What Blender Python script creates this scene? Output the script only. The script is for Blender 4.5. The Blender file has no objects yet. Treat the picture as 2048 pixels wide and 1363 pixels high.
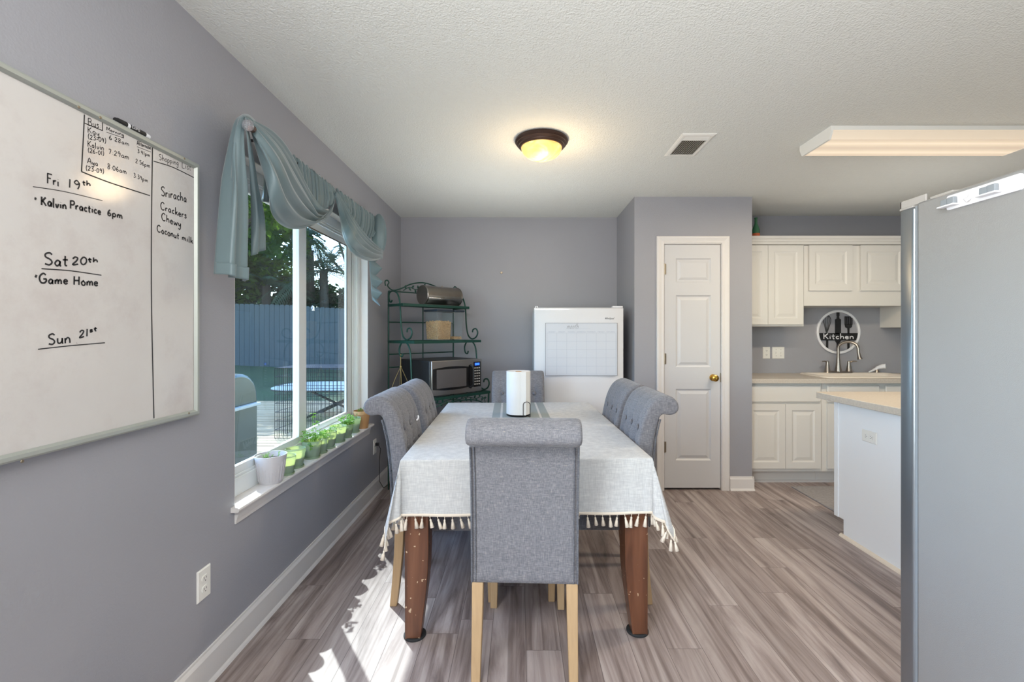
import bpy, bmesh, math, random
from mathutils import Vector, Matrix
R = math.radians
PI = math.pi
random.seed(7)
C = bpy.context.scene.collection
SC = bpy.context.scene

# ------------------------------------------------------------------ camera
EYE = 1.315
cam = bpy.data.cameras.new('camera'); camo = bpy.data.objects.new('camera', cam); C.objects.link(camo)
camo.location = (0, 0, EYE); camo.rotation_euler = (R(90), 0, 0)
cam.sensor_width = 36; cam.lens = 910 / 2048 * 36
cam.shift_x = -16 / 2048; cam.shift_y = -17.5 / 2048
cam.clip_start = .05; cam.clip_end = 300
SC.camera = camo
# ------------------------------------------------------------------ light
SC.view_settings.view_transform = 'Standard'; SC.view_settings.look = 'None'
SC.view_settings.gamma = 1; SC.view_settings.use_curve_mapping = False
SC.view_settings.exposure = 0.27
w = bpy.data.worlds.new('world'); SC.world = w; w.use_nodes = True
wn = w.node_tree; bg = wn.nodes['Background']
sky = wn.nodes.new('ShaderNodeTexSky'); sky.sky_type = 'NISHITA'; sky.sun_disc = False
sky.sun_elevation = R(49); sky.sun_rotation = R(-36); sky.air_density = 1.0; sky.dust_density = .6; sky.ozone_density = 1
wn.links.new(sky.outputs[0], bg.inputs[0]); bg.inputs[1].default_value = 1.3
sun = bpy.data.lights.new('sun', 'SUN'); suno = bpy.data.objects.new('sun', sun); C.objects.link(suno)
sun.energy = 7.6; sun.angle = R(.5); sun.color = (1, .96, .9)
suno.rotation_euler = Vector((.505, -.697, -1)).to_track_quat('-Z', 'Y').to_euler()
def area(name, loc, rot, sx, sy, e, col):
    l = bpy.data.lights.new(name, 'AREA'); o = bpy.data.objects.new(name, l); C.objects.link(o)
    l.shape = 'RECTANGLE'; l.size = sx; l.size_y = sy; l.energy = e; l.color = col
    o.location = loc; o.rotation_euler = rot; return o
# fill light added at the made-up left-hand window beside the camera
area('added_fill_left', (-1.15, -.6, 1.35), (0, R(-90), 0), 1.4, 1.6, 70, (.98, 1, 1))
# unseen fill lights added to brighten the room, aimed up at the ceiling
area('added_uplight', (.5, -1.0, 1.2), (R(170), 0, 0), 2.0, 1.6, 46, (1, 1, 1))
area('added_uplight_corner', (-.05, 3.35, 1.5), (R(180), 0, 0), .9, .9, 4.5, (1, 1, .98))
area('added_uplight_kitchen', (2.9, 3.2, 1.45), (R(180), 0, 0), .9, .5, 2.6, (1, 1, .98))
area('added_fill_above_camera', (-.1, -.3, 2.3), (R(42), 0, 0), 1.6, .6, 26, (1, .99, .98))  # added fill, aimed forward and down at the table

# ------------------------------------------------------------------ helpers
def s2l(c):
    c = c / 255
    return c / 12.92 if c <= .04045 else ((c + .055) / 1.055) ** 2.4
def col(r, g, b, k=1): return (min(1, s2l(r) * k), min(1, s2l(g) * k), min(1, s2l(b) * k), 1)
def px(x, y, X=None, Y=None, Z=None):
    """a point of the place seen in direction (x, y), at a known plane"""
    a = (x - 1040) / 910; c = (664 - y) / 910
    if X is not None: Y = X / a
    elif Z is not None: Y = (Z - EYE) / c
    return Vector((a * Y, Y, EYE + c * Y))

def mat(name, rgb, rough=.5, metal=0, var=.05, scale=12, bump=0, bscale=150, coat=0, spec=.5, stretch=(1, 1, 1), emit=0, trans=0, alpha=1, bdist=.002):
    m = bpy.data.materials.new(name); m.use_nodes = True; nt = m.node_tree; N = nt.nodes; L = nt.links
    p = N['Principled BSDF']; p.inputs['Roughness'].default_value = rough; p.inputs['Metallic'].default_value = metal
    p.inputs['Specular IOR Level'].default_value = spec; p.inputs['Coat Weight'].default_value = coat
    tc = N.new('ShaderNodeTexCoord'); mp = N.new('ShaderNodeMapping'); mp.inputs['Scale'].default_value = stretch
    L.new(tc.outputs['Object'], mp.inputs[0])
    nz = N.new('ShaderNodeTexNoise'); nz.inputs['Scale'].default_value = scale; nz.inputs['Detail'].default_value = 4
    L.new(mp.outputs[0], nz.inputs['Vector'])
    mx = N.new('ShaderNodeMix'); mx.data_type = 'RGBA'; L.new(nz.outputs['Fac'], mx.inputs[0])
    mx.inputs[6].default_value = col(*rgb, 1 - var); mx.inputs[7].default_value = col(*rgb, 1 + var)
    L.new(mx.outputs[2], p.inputs['Base Color'])
    if bump:
        n2 = N.new('ShaderNodeTexNoise'); n2.inputs['Scale'].default_value = bscale; n2.inputs['Detail'].default_value = 3
        L.new(mp.outputs[0], n2.inputs['Vector'])
        b = N.new('ShaderNodeBump'); b.inputs['Strength'].default_value = bump; b.inputs['Distance'].default_value = bdist
        L.new(n2.outputs['Fac'], b.inputs['Height']); L.new(b.outputs[0], p.inputs['Normal'])
    if emit:
        L.new(mx.outputs[2], p.inputs['Emission Color']); p.inputs['Emission Strength'].default_value = emit
    if trans: p.inputs['Transmission Weight'].default_value = trans
    m['mix'] = mx.name
    return m
def mixnode(N, a, b):
    mx = N.new('ShaderNodeMix'); mx.data_type = 'RGBA'; mx.inputs[6].default_value = a; mx.inputs[7].default_value = b; return mx
def ramp(N, stops):
    r = N.new('ShaderNodeValToRGB'); e = r.color_ramp.elements
    e[0].position, e[0].color = stops[0]; e[1].position, e[1].color = stops[-1]
    for p, c in stops[1:-1]:
        k = e.new(p); k.color = c
    return r

M = {}
M['wall'] = mat('wall_paint', (158, 158, 164), .42, var=.015, scale=3, bump=.35, bscale=160, spec=.35)
M['ceil'] = mat('ceiling_texture', (226, 227, 222), .9, var=.02, scale=30, bump=.8, bscale=130, spec=.1, bdist=.006)
M['trim'] = mat('white_trim_paint', (222, 218, 215), .38, var=.03, scale=6)
M['door'] = mat('white_door_paint', (206, 205, 206), .4, var=.015, scale=4)
M['cabinet'] = mat('cabinet_paint', (222, 219, 213), .4, var=.015, scale=4)
M['island'] = mat('island_paint', (238, 240, 242), .4, var=.015, scale=4)
M['vinyl'] = mat('window_vinyl', (226, 230, 230), .35, var=.02)
M['brownmetal'] = mat('bronze_weatherstrip', (84, 72, 58), .5, var=.1)
M['brass'] = mat('brass', (200, 160, 80), .25, 1, var=.08)
M['agedbrass'] = mat('aged_hinge_metal', (150, 138, 120), .4, .9, var=.15, scale=60)
M['nickel'] = mat('brushed_nickel', (170, 160, 150), .3, 1, var=.06)
M['legwood'] = mat('pale_beech_wood', (188, 158, 120), .5, var=.14, scale=14, stretch=(6, 6, .6))
M['black'] = mat('black_plastic', (26, 26, 28), .4, var=.1)
M['blackmetal'] = mat('black_steel', (32, 32, 34), .4, .3, var=.1)
M['green'] = mat('green_wrought_iron', (24, 68, 58), .45, .2, var=.2, scale=40)
M['whiteplastic'] = mat('white_plastic', (232, 232, 236), .4, var=.015)
M['freezer'] = mat('white_enamel', (224, 225, 229), .45, var=.01)
M['steel'] = mat('stainless_steel', (165, 160, 155), .3, 1, var=.1, scale=8, stretch=(1, 1, 60))
M['bread'] = mat('pressed_steel', (150, 142, 132), .3, 1, var=.12, scale=20, bump=.2, bscale=60)
M['fridge'] = mat('grey_textured_steel', (150, 150, 150), .45, .15, var=.03, scale=3, bump=.25, bscale=420)
M['fridgedoor'] = mat('fridge_door_steel', (140, 146, 152), .3, .8, var=.05, scale=5, stretch=(1, 1, .05))
M['alum'] = mat('aluminium_frame', (176, 180, 174), .45, .4, var=.05)
M['ink'] = mat('marker_ink', (36, 36, 40), .5, var=.2, scale=80)
M['duct_shade'] = mat('duct_shade_brown', (60, 42, 30), .6)
M['pad'] = mat('black_felt_pad', (36, 38, 40), .8, var=.1)
M['cream'] = mat('cream_cotton', (228, 216, 200), .9, var=.06, scale=60, spec=.1)
M['paper'] = mat('paper_towel', (226, 224, 221), .95, var=.02, bump=.3, bscale=220, spec=.1)
M['jute'] = mat('jute_string', (176, 152, 100), .9, var=.2, scale=90, spec=.1)
M['bronze'] = mat('oil_rubbed_bronze', (74, 56, 50), .35, .6, var=.15)
M['soil'] = mat('potting_soil', (64, 50, 38), .95, var=.4, scale=90, bump=.8, bscale=90, bdist=.006)
M['whitepot'] = mat('ribbed_white_ceramic', (206, 203, 206), .5, var=.03)
M['laminate'] = mat('stone_laminate', (196, 186, 174), .35, var=.22, scale=90)
M['plate'] = mat('outlet_cover', (232, 230, 224), .35, var=.01)
M['slot'] = mat('outlet_slot', (60, 56, 52), .6)
M['deck'] = mat('deck_boards', (156, 136, 106), .75, var=.5, scale=3, stretch=(.3, 7, 1), bump=.3, bscale=30)
M['fence'] = mat('weathered_fence', (58, 66, 70), .85, var=.25, scale=7, stretch=(6, 6, .4))
M['grass'] = mat('lawn', (52, 66, 40), .95, var=.6, scale=1.2, bump=.8, bscale=40, bdist=.02)
M['bark'] = mat('bark', (46, 38, 32), .9, var=.3, scale=10, bump=.6, bscale=20, bdist=.02)
M['grill'] = mat('grill_enamel', (48, 60, 62), .35, .5, var=.12, scale=10)
M['tabletop'] = mat('outdoor_tabletop', (150, 160, 160), .5, var=.06)
M['calendar'] = mat('calendar_acrylic', (208, 213, 222), .4, var=.01)
M['calline'] = mat('calendar_print', (176, 184, 198), .5)
M['calprint'] = mat('calendar_text', (96, 98, 104), .5)
M['sink'] = mat('sink_enamel', (230, 220, 208), .25, var=.02)
M['tan'] = mat('tan_wood_pot', (196, 150, 100), .6, var=.15, scale=10, stretch=(8, 8, .5))
M['bottle'] = mat('green_bottle_glass', (60, 110, 80), .15, var=.1)
M['label'] = mat('orange_paper_label', (200, 100, 60), .6, var=.15)
M['rug'] = mat('grey_woven_mat', (150, 146, 146), .9, var=.3, scale=60)
M['blackglass'] = mat('black_glass', (20, 20, 22), .1, var=.1)
M['display'] = mat('blue_display', (40, 90, 255), .4, emit=2.2, var=.05)
M['cereal'] = mat('cereal_pieces', (206, 168, 120), .8, var=.6, scale=130, bump=1, bscale=110, bdist=.01)
M['screen'] = mat('microwave_window', (88, 84, 84), .25, var=.1)
M['lid'] = mat('navy_plastic_lid', (44, 54, 66), .35)
M['hinge'] = mat('grey_hinge_plastic', (176, 172, 168), .5)
M['clip'] = mat('grey_rubber_clip', (140, 146, 152), .6)

def nodes(m): return m.node_tree.nodes, m.node_tree.links
def floor_mat():
    m = mat('floor_vinyl_plank', (150, 138, 132), .42, spec=.45); N, L = nodes(m); p = N['Principled BSDF']
    tc = N.new('ShaderNodeTexCoord'); sp = N.new('ShaderNodeSeparateXYZ'); cb = N.new('ShaderNodeCombineXYZ')
    L.new(tc.outputs['Object'], sp.inputs[0])
    ad = N.new('ShaderNodeMath'); ad.operation = 'ADD'; ad.inputs[1].default_value = .711 + .147 * 40; L.new(sp.outputs[0], ad.inputs[0])
    def MN(op, a, v=None):
        n = N.new('ShaderNodeMath'); n.operation = op; L.new(a, n.inputs[0])
        if v is not None: n.inputs[1].default_value = v
        return n.outputs[0]
    off = MN('MULTIPLY', MN('FRACT', MN('MULTIPLY', MN('SINE', MN('MULTIPLY', MN('FLOOR', MN('DIVIDE', ad.outputs[0], .147)), 12.9898)), 43758.5)), 1.22)
    ay = N.new('ShaderNodeMath'); ay.operation = 'ADD'; L.new(sp.outputs[1], ay.inputs[0]); L.new(off, ay.inputs[1])
    L.new(ay.outputs[0], cb.inputs[0]); L.new(ad.outputs[0], cb.inputs[1])
    br = N.new('ShaderNodeTexBrick'); br.offset = 0; br.offset_frequency = 2; br.squash = 1
    br.inputs['Scale'].default_value = 1; br.inputs['Mortar Size'].default_value = .0012; br.inputs['Mortar Smooth'].default_value = .2
    br.inputs['Brick Width'].default_value = 1.22; br.inputs['Row Height'].default_value = .147; br.inputs['Bias'].default_value = 0
    br.inputs['Color1'].default_value = (0, 0, 0, 1); br.inputs['Color2'].default_value = (1, 1, 1, 1); br.inputs['Mortar'].default_value = (.5, .5, .5, 1)
    L.new(cb.outputs[0], br.inputs['Vector'])
    # grain coordinate: stretched along Y, shifted for every plank
    mul = N.new('ShaderNodeVectorMath'); mul.operation = 'MULTIPLY'; mul.inputs[1].default_value = (5.5, .6, 1); L.new(tc.outputs['Object'], mul.inputs[0])
    sc = N.new('ShaderNodeVectorMath'); sc.operation = 'SCALE'; sc.inputs[3].default_value = 37; L.new(br.outputs['Color'], sc.inputs[0])
    av = N.new('ShaderNodeVectorMath'); av.operation = 'ADD'; L.new(mul.outputs[0], av.inputs[0]); L.new(sc.outputs[0], av.inputs[1])
    n1 = N.new('ShaderNodeTexNoise'); n1.inputs['Scale'].default_value = 1.3; n1.inputs['Detail'].default_value = 7; n1.inputs['Roughness'].default_value = .62; n1.inputs['Distortion'].default_value = 2.2
    L.new(av.outputs[0], n1.inputs['Vector'])
    m2 = N.new('ShaderNodeVectorMath'); m2.operation = 'MULTIPLY'; m2.inputs[1].default_value = (5.5, .8, 1); L.new(av.outputs[0], m2.inputs[0])
    n2 = N.new('ShaderNodeTexNoise'); n2.inputs['Scale'].default_value = 1.2; n2.inputs['Detail'].default_value = 6; n2.inputs['Distortion'].default_value = .4; L.new(m2.outputs[0], n2.inputs['Vector'])
    r1 = ramp(N, [(.26, col(96, 86, 86)), (.38, col(136, 124, 121)), (.5, col(162, 150, 147)), (.62, col(178, 168, 165)), (.78, col(192, 184, 181))])
    L.new(n1.outputs['Fac'], r1.inputs[0])
    r2 = ramp(N, [(.36, (.50, .46, .45, 1)), (.44, (.80, .78, .77, 1)), (.52, (.98, .98, .98, 1)), (.7, (1.04, 1.03, 1.02, 1))]); L.new(n2.outputs['Fac'], r2.inputs[0])
    mx = mixnode(N, (1, 1, 1, 1), (1, 1, 1, 1)); mx.blend_type = 'MULTIPLY'; mx.inputs[0].default_value = .75
    L.new(r1.outputs[0], mx.inputs[6]); L.new(r2.outputs[0], mx.inputs[7])
    r3 = ramp(N, [(0, (.84, .80, .79, 1)), (.5, (.98, .96, .95, 1)), (1, (1.08, 1.06, 1.06, 1))]); L.new(br.outputs['Color'], r3.inputs[0])
    m3 = mixnode(N, (1, 1, 1, 1), (1, 1, 1, 1)); m3.blend_type = 'MULTIPLY'; m3.inputs[0].default_value = 1
    L.new(mx.outputs[2], m3.inputs[6]); L.new(r3.outputs[0], m3.inputs[7])
    m4 = mixnode(N, (1, 1, 1, 1), col(104, 94, 92)); L.new(br.outputs['Fac'], m4.inputs[0]); L.new(m3.outputs[2], m4.inputs[6])
    L.new(m4.outputs[2], p.inputs['Base Color'])
    bp = N.new('ShaderNodeBump'); bp.inputs['Strength'].default_value = .12; bp.inputs['Distance'].default_value = .001
    L.new(n2.outputs['Fac'], bp.inputs['Height']); L.new(bp.outputs[0], p.inputs['Normal'])
    return m
M['floor'] = floor_mat()

def weave(name, a, b, fleck, rough=.95, scale=260, bump=.5, sheen=.2):
    m = mat(name, a, rough, spec=.15); N, L = nodes(m); p = N['Principled BSDF']
    tc = N.new('ShaderNodeTexCoord')
    outs = []
    for st in ((1, 1, .12), (.12, .12, 1)):
        mp = N.new('ShaderNodeMapping'); mp.inputs['Scale'].default_value = st; L.new(tc.outputs['Object'], mp.inputs[0])
        n = N.new('ShaderNodeTexNoise'); n.inputs['Scale'].default_value = scale; n.inputs['Detail'].default_value = 2; L.new(mp.outputs[0], n.inputs['Vector']); outs.append(n)
    ad = N.new('ShaderNodeMath'); ad.operation = 'ADD'; L.new(outs[0].outputs['Fac'], ad.inputs[0]); L.new(outs[1].outputs['Fac'], ad.inputs[1])
    hf = N.new('ShaderNodeMath'); hf.operation = 'MULTIPLY'; hf.inputs[1].default_value = .5; L.new(ad.outputs[0], hf.inputs[0])
    r = ramp(N, [(.36, col(*a)), (.5, col(*[(x + y) / 2 for x, y in zip(a, b)])), (.62, col(*b)), (.68, col(*fleck))]); L.new(hf.outputs[0], r.inputs[0])
    L.new(r.outputs[0], p.inputs['Base Color'])
    bp = N.new('ShaderNodeBump'); bp.inputs['Strength'].default_value = bump; bp.inputs['Distance'].default_value = .001
    L.new(hf.outputs[0], bp.inputs['Height']); L.new(bp.outputs[0], p.inputs['Normal'])
    p.inputs['Sheen Weight'].default_value = sheen; p.inputs['Sheen Roughness'].default_value = .4
    return m
M['fabric'] = weave('grey_linen_upholstery', (104, 104, 110), (138, 137, 141), (156, 146, 134), scale=420)
M['piping'] = weave('dark_piping', (84, 86, 94), (120, 122, 128), (130, 130, 130))

def cloth_mat():
    m = weave('tablecloth_linen', (186, 186, 187), (206, 206, 205), (212, 210, 207), scale=260, bump=.3, sheen=.1)
    N, L = nodes(m); p = N['Principled BSDF']; src = p.inputs['Base Color'].links[0].from_socket
    tc = N.new('ShaderNodeTexCoord'); sp = N.new('ShaderNodeSeparateXYZ'); L.new(tc.outputs['Object'], sp.inputs[0])
    r = N.new('ShaderNodeValToRGB'); r.color_ramp.interpolation = 'CONSTANT'
    mr = N.new('ShaderNodeMapRange'); mr.inputs[1].default_value = -.3; mr.inputs[2].default_value = .3; L.new(sp.outputs[0], mr.inputs[0])
    e = r.color_ramp.elements; e[0].position = 0; e[0].color = (0, 0, 0, 1); e[1].position = .5 + (-.185) / .6; e[1].color = (1, 1, 1, 1)
    for x, v in ((-.132, 0), (-.118, 1), (.118, 0), (.132, 1), (.185, 0)):
        k = e.new(.5 + x / .6); k.color = (v, v, v, 1)
    L.new(mr.outputs[0], r.inputs[0])
    mx = mixnode(N, (1, 1, 1, 1), col(146, 154, 154)); L.new(r.outputs[0], mx.inputs[0]); L.new(src, mx.inputs[6]); L.new(mx.outputs[2], p.inputs['Base Color'])
    return m
M['cloth'] = cloth_mat()

def glass_mat(name, tint, gl=.06, haze=0, hz=(.5, .6, .62, 1)):
    m = bpy.data.materials.new(name); m.use_nodes = True; N, L = nodes(m)
    N.remove(N['Principled BSDF']); out = N['Material Output']
    t = N.new('ShaderNodeBsdfTransparent'); t.inputs[0].default_value = tint
    g = N.new('ShaderNodeBsdfGlossy'); g.inputs['Roughness'].default_value = .02
    fr = N.new('ShaderNodeFresnel'); fr.inputs[0].default_value = 1.45
    ge = N.new('ShaderNodeNewGeometry'); inv = N.new('ShaderNodeMath'); inv.operation = 'SUBTRACT'; inv.inputs[0].default_value = 1; L.new(ge.outputs['Backfacing'], inv.inputs[1])
    fm_ = N.new('ShaderNodeMath'); fm_.operation = 'MULTIPLY'; L.new(fr.outputs[0], fm_.inputs[0]); L.new(inv.outputs[0], fm_.inputs[1])
    ms = N.new('ShaderNodeMixShader'); L.new(fm_.outputs[0], ms.inputs[0]); L.new(t.outputs[0], ms.inputs[1]); L.new(g.outputs[0], ms.inputs[2])
    last = ms
    if haze:
        d = N.new('ShaderNodeBsdfDiffuse'); d.inputs[0].default_value = hz
        nz = N.new('ShaderNodeTexNoise'); nz.inputs['Scale'].default_value = 5; nz.inputs['Detail'].default_value = 6
        tc = N.new('ShaderNodeTexCoord'); L.new(tc.outputs['Object'], nz.inputs['Vector'])
        mm = N.new('ShaderNodeMath'); mm.operation = 'MULTIPLY'; mm.inputs[1].default_value = haze * 2; L.new(nz.outputs['Fac'], mm.inputs[0])
        m2 = N.new('ShaderNodeMixShader'); L.new(mm.outputs[0], m2.inputs[0]); L.new(ms.outputs[0], m2.inputs[1]); L.new(d.outputs[0], m2.inputs[2]); last = m2
    L.new(last.outputs[0], out.inputs[0]); return m
M['glass'] = glass_mat('window_glass', (.86, .94, .97, 1), haze=.025)
M['clear'] = glass_mat('clear_plastic', (.90, .93, .94, 1), haze=.06, hz=(.75, .78, .8, 1))
M['crystal'] = mat('crystal_glass', (235, 235, 240), .05, trans=.8, var=.02)

def thin_mat(name, rgb, rgb2, mixv=.5, var=.15, scale=8, rough=.6):
    """thin leaf or cloth that lets light through"""
    m = mat(name, rgb, rough, var=var, scale=scale, spec=.25); N, L = nodes(m); p = N['Principled BSDF']; out = N['Material Output']
    t = N.new('ShaderNodeBsdfTranslucent'); t.inputs[0].default_value = col(*rgb2)
    ms = N.new('ShaderNodeMixShader'); ms.inputs[0].default_value = mixv
    L.new(p.outputs[0], ms.inputs[1]); L.new(t.outputs[0], ms.inputs[2]); L.new(ms.outputs[0], out.inputs[0]); return m
M['leaf'] = thin_mat('houseplant_leaf', (110, 160, 60), (150, 200, 60), .45)
M['treeleaf'] = thin_mat('tree_leaf', (44, 66, 28), (110, 140, 40), .5, var=.5, scale=1.2)
M['treeleafd'] = thin_mat('dark_tree_leaf', (26, 42, 28), (50, 76, 36), .4, var=.4, scale=1.2)
M['palm'] = thin_mat('palm_leaflet', (52, 74, 60), (80, 100, 66), .35, var=.3, scale=2)
M['pot'] = thin_mat('sage_plastic_pot', (172, 194, 172), (226, 236, 130), .35, var=.04)
def satin():
    m = thin_mat('sage_satin', (108, 127, 132), (130, 150, 148), .10, var=.10, scale=5, rough=.42); N, L = nodes(m); p = N['Principled BSDF']
    p.inputs['Specular IOR Level'].default_value = .6; p.inputs['Sheen Weight'].default_value = .5; p.inputs['Sheen Roughness'].default_value = .35
    return m
M['satin'] = satin()

def wood_mat(name, stops, stretch):
    m = mat(name, (110, 66, 44), .4, coat=.2); N, L = nodes(m); p = N['Principled BSDF']
    tc = N.new('ShaderNodeTexCoord'); mp = N.new('ShaderNodeMapping'); mp.inputs['Scale'].default_value = stretch; L.new(tc.outputs['Object'], mp.inputs[0])
    n = N.new('ShaderNodeTexNoise'); n.inputs['Scale'].default_value = 3; n.inputs['Detail'].default_value = 8; n.inputs['Distortion'].default_value = .6; L.new(mp.outputs[0], n.inputs['Vector'])
    r = ramp(N, stops); L.new(n.outputs['Fac'], r.inputs[0])
    # chips of worn varnish
    n2 = N.new('ShaderNodeTexNoise'); n2.inputs['Scale'].default_value = 55; n2.inputs['Detail'].default_value = 1; L.new(tc.outputs['Object'], n2.inputs['Vector'])
    r2 = ramp(N, [(.735, (0, 0, 0, 1)), (.75, (1, 1, 1, 1))]); L.new(n2.outputs['Fac'], r2.inputs[0])
    mx = mixnode(N, (1, 1, 1, 1), col(196, 170, 140)); L.new(r2.outputs[0], mx.inputs[0]); L.new(r.outputs[0], mx.inputs[6])
    L.new(mx.outputs[2], p.inputs['Base Color']); return m
M['tablewood'] = wood_mat('walnut_stained_wood', [(.3, col(76, 44, 28)), (.5, col(102, 62, 40)), (.72, col(120, 78, 54))], (8, 8, .7))

def board_mat():
    m = mat('whiteboard_surface', (224, 220, 216), .12, var=.02, scale=3, spec=.5); N, L = nodes(m); p = N['Principled BSDF']
    tc = N.new('ShaderNodeTexCoord'); n = N.new('ShaderNodeTexNoise'); n.inputs['Scale'].default_value = 4; n.inputs['Detail'].default_value = 9; n.inputs['Roughness'].default_value = .7
    L.new(tc.outputs['Object'], n.inputs['Vector'])
    r = ramp(N, [(.3, col(192, 185, 182)), (.5, col(203, 199, 196)), (.7, col(205, 202, 199))]); L.new(n.outputs['Fac'], r.inputs[0]); L.new(r.outputs[0], p.inputs['Base Color'])
    return m
M['board'] = board_mat()

def alabaster():
    m = mat('alabaster_glass', (230, 190, 120), .3); N, L = nodes(m); p = N['Principled BSDF']
    tc = N.new('ShaderNodeTexCoord'); n = N.new('ShaderNodeTexNoise'); n.inputs['Scale'].default_value = 9; n.inputs['Detail'].default_value = 5; n.inputs['Distortion'].default_value = 1.5
    L.new(tc.outputs['Object'], n.inputs['Vector'])
    r = ramp(N, [(.35, col(250, 196, 110)), (.5, col(255, 214, 130)), (.68, col(255, 236, 180))]); L.new(n.outputs['Fac'], r.inputs[0])
    L.new(r.outputs[0], p.inputs['Emission Color']); L.new(r.outputs[0], p.inputs['Base Color']); p.inputs['Emission Strength'].default_value = .55; return m
M['alabaster'] = alabaster()

class MB:
    """collects shapes of ONE mesh object"""
    def __init__(s): s.v = []; s.f = []
    def add(s, vs, fs):
        o = len(s.v); s.v += [Vector(p) for p in vs]; s.f += [tuple(i + o for i in f) for f in fs]; return s
    def box(s, x0, x1, y0, y1, z0, z1):
        return s.add([(x, y, z) for x in (x0, x1) for y in (y0, y1) for z in (z0, z1)],
                     [(0, 1, 3, 2), (4, 6, 7, 5), (0, 4, 5, 1), (2, 3, 7, 6), (0, 2, 6, 4), (1, 5, 7, 3)])
    def prism(s, pts, a0, a1, axis='x'):
        """closed outline pts extruded along an axis; (u,v) are the other two axes in order"""
        n = len(pts)
        def mk(a, u, v): return {'x': (a, u, v), 'y': (u, a, v), 'z': (u, v, a)}[axis]
        vs = [mk(a0, *p) for p in pts] + [mk(a1, *p) for p in pts]
        fs = [tuple(range(n))[::-1], tuple(range(n, 2 * n))] + [(i, (i + 1) % n, n + (i + 1) % n, n + i) for i in range(n)]
        return s.add(vs, fs)
    def loft(s, rings, cap=True, closed=True):
        n = len(rings[0]); vs = [p for r in rings for p in r]; fs = []
        for k in range(len(rings) - 1):
            for i in range(n if closed else n - 1):
                j = (i + 1) % n; fs.append((k * n + i, k * n + j, (k + 1) * n + j, (k + 1) * n + i))
        if cap and closed: fs += [tuple(range(n))[::-1], tuple(range((len(rings) - 1) * n, len(rings) * n))]
        return s.add(vs, fs)
    def lathe(s, prof, c=(0, 0, 0), n=32, axis='z', cap=True):
        c = Vector(c); rings = []
        for r, h in prof:
            ring = []
            for i in range(n):
                a = 2 * PI * i / n; u, v = r * math.cos(a), r * math.sin(a)
                ring.append(c + Vector({'z': (u, v, h), 'x': (h, u, v), 'y': (u, h, v)}[axis]))
            rings.append(ring)
        return s.loft(rings, cap)
    def tube(s, pts, r, n=8, cap=True):
        pts = [Vector(p) for p in pts]; rings = []; up = None
        rr = r if isinstance(r, (list, tuple)) else [r] * len(pts)
        for i, p in enumerate(pts):
            t = (pts[min(i + 1, len(pts) - 1)] - pts[max(i - 1, 0)])
            if t.length < 1e-9: t = Vector((0, 0, 1))
            t.normalize()
            if up is None:
                up = Vector((0, 0, 1)) if abs(t.z) < .9 else Vector((1, 0, 0))
            up = (up - t * up.dot(t)); up.normalize(); sd = t.cross(up)
            rings.append([p + (up * math.cos(2 * PI * k / n) + sd * math.sin(2 * PI * k / n)) * rr[i] for k in range(n)])
        return s.loft(rings, cap)
    def ribbon(s, pts, w, nrm):
        """flat stroke lying on a plane"""
        pts = [Vector(p) for p in pts]; nrm = Vector(nrm); L_ = []; R_ = []
        for i, p in enumerate(pts):
            t = pts[min(i + 1, len(pts) - 1)] - pts[max(i - 1, 0)]
            if t.length < 1e-9: t = Vector((0, 0, 1))
            sd = nrm.cross(t.normalized()) * w / 2; L_.append(p + sd); R_.append(p - sd)
        n = len(pts)
        return s.add(L_ + R_, [(i, i + 1, n + i + 1, n + i) for i in range(n - 1)])
    def sphere(s, c, r, nu=16, nv=10, sc=(1, 1, 1)):
        c = Vector(c); rings = []
        for k in range(nv + 1):
            a = -PI / 2 + PI * k / nv; rr = max(math.cos(a), .01)
            rings.append([c + Vector((r * rr * math.cos(2 * PI * i / nu) * sc[0], r * rr * math.sin(2 * PI * i / nu) * sc[1], r * math.sin(a) * sc[2])) for i in range(nu)])
        return s.loft(rings)
    def xf(s, m):
        s.v = [m @ p for p in s.v]; return s
    def build(s, name, m, parent=None, smooth=False, bevel=0, seg=2, world=False, solid=0, angle=35, subs=0, **props):
        me = bpy.data.meshes.new(name)
        off = parent.location if (world and parent is not None) else Vector((0, 0, 0))
        if world and parent is not None and parent.parent is not None: off = off + parent.parent.location
        me.from_pydata([tuple(p - off) for p in s.v], [], s.f)
        bm = bmesh.new(); bm.from_mesh(me); bmesh.ops.recalc_face_normals(bm, faces=bm.faces); bm.to_mesh(me); bm.free()
        me.materials.append(M[m] if isinstance(m, str) else m)
        o = bpy.data.objects.new(name, me); C.objects.link(o)
        if parent is not None: o.parent = parent
        if solid:
            k = o.modifiers.new('solid', 'SOLIDIFY'); k.thickness = solid; k.offset = 0
        if bevel:
            k = o.modifiers.new('bevel', 'BEVEL'); k.width = bevel; k.segments = seg; k.limit_method = 'ANGLE'; k.angle_limit = R(40)
        if subs:
            k = o.modifiers.new('subd', 'SUBSURF'); k.levels = subs; k.render_levels = subs
        if smooth or bevel:
            me.polygons.foreach_set('use_smooth', [True] * len(me.polygons))
            if angle and not solid:
                try:
                    me.set_sharp_from_angle(angle=R(angle))
                except Exception: pass
        for k, v in props.items(): o[k] = v
        return o
def thing(name, label, cat, loc=(0, 0, 0), rz=0, group=None):
    o = bpy.data.objects.new(name, None); C.objects.link(o); o.empty_display_size = .1
    o.location = loc; o.rotation_euler = (0, 0, rz); o['label'] = label; o['category'] = cat
    if group: o['group'] = group
    return o
def tag(o, label, cat, group=None, kind=None):
    o['label'] = label; o['category'] = cat
    if group: o['group'] = group
    if kind: o['kind'] = kind
    return o
def struct(name, mb, m, **k):
    o = mb.build(name, m, **k); o['kind'] = 'structure'; return o
def kids(o): return [c for c in bpy.data.objects if c.parent == o]
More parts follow.
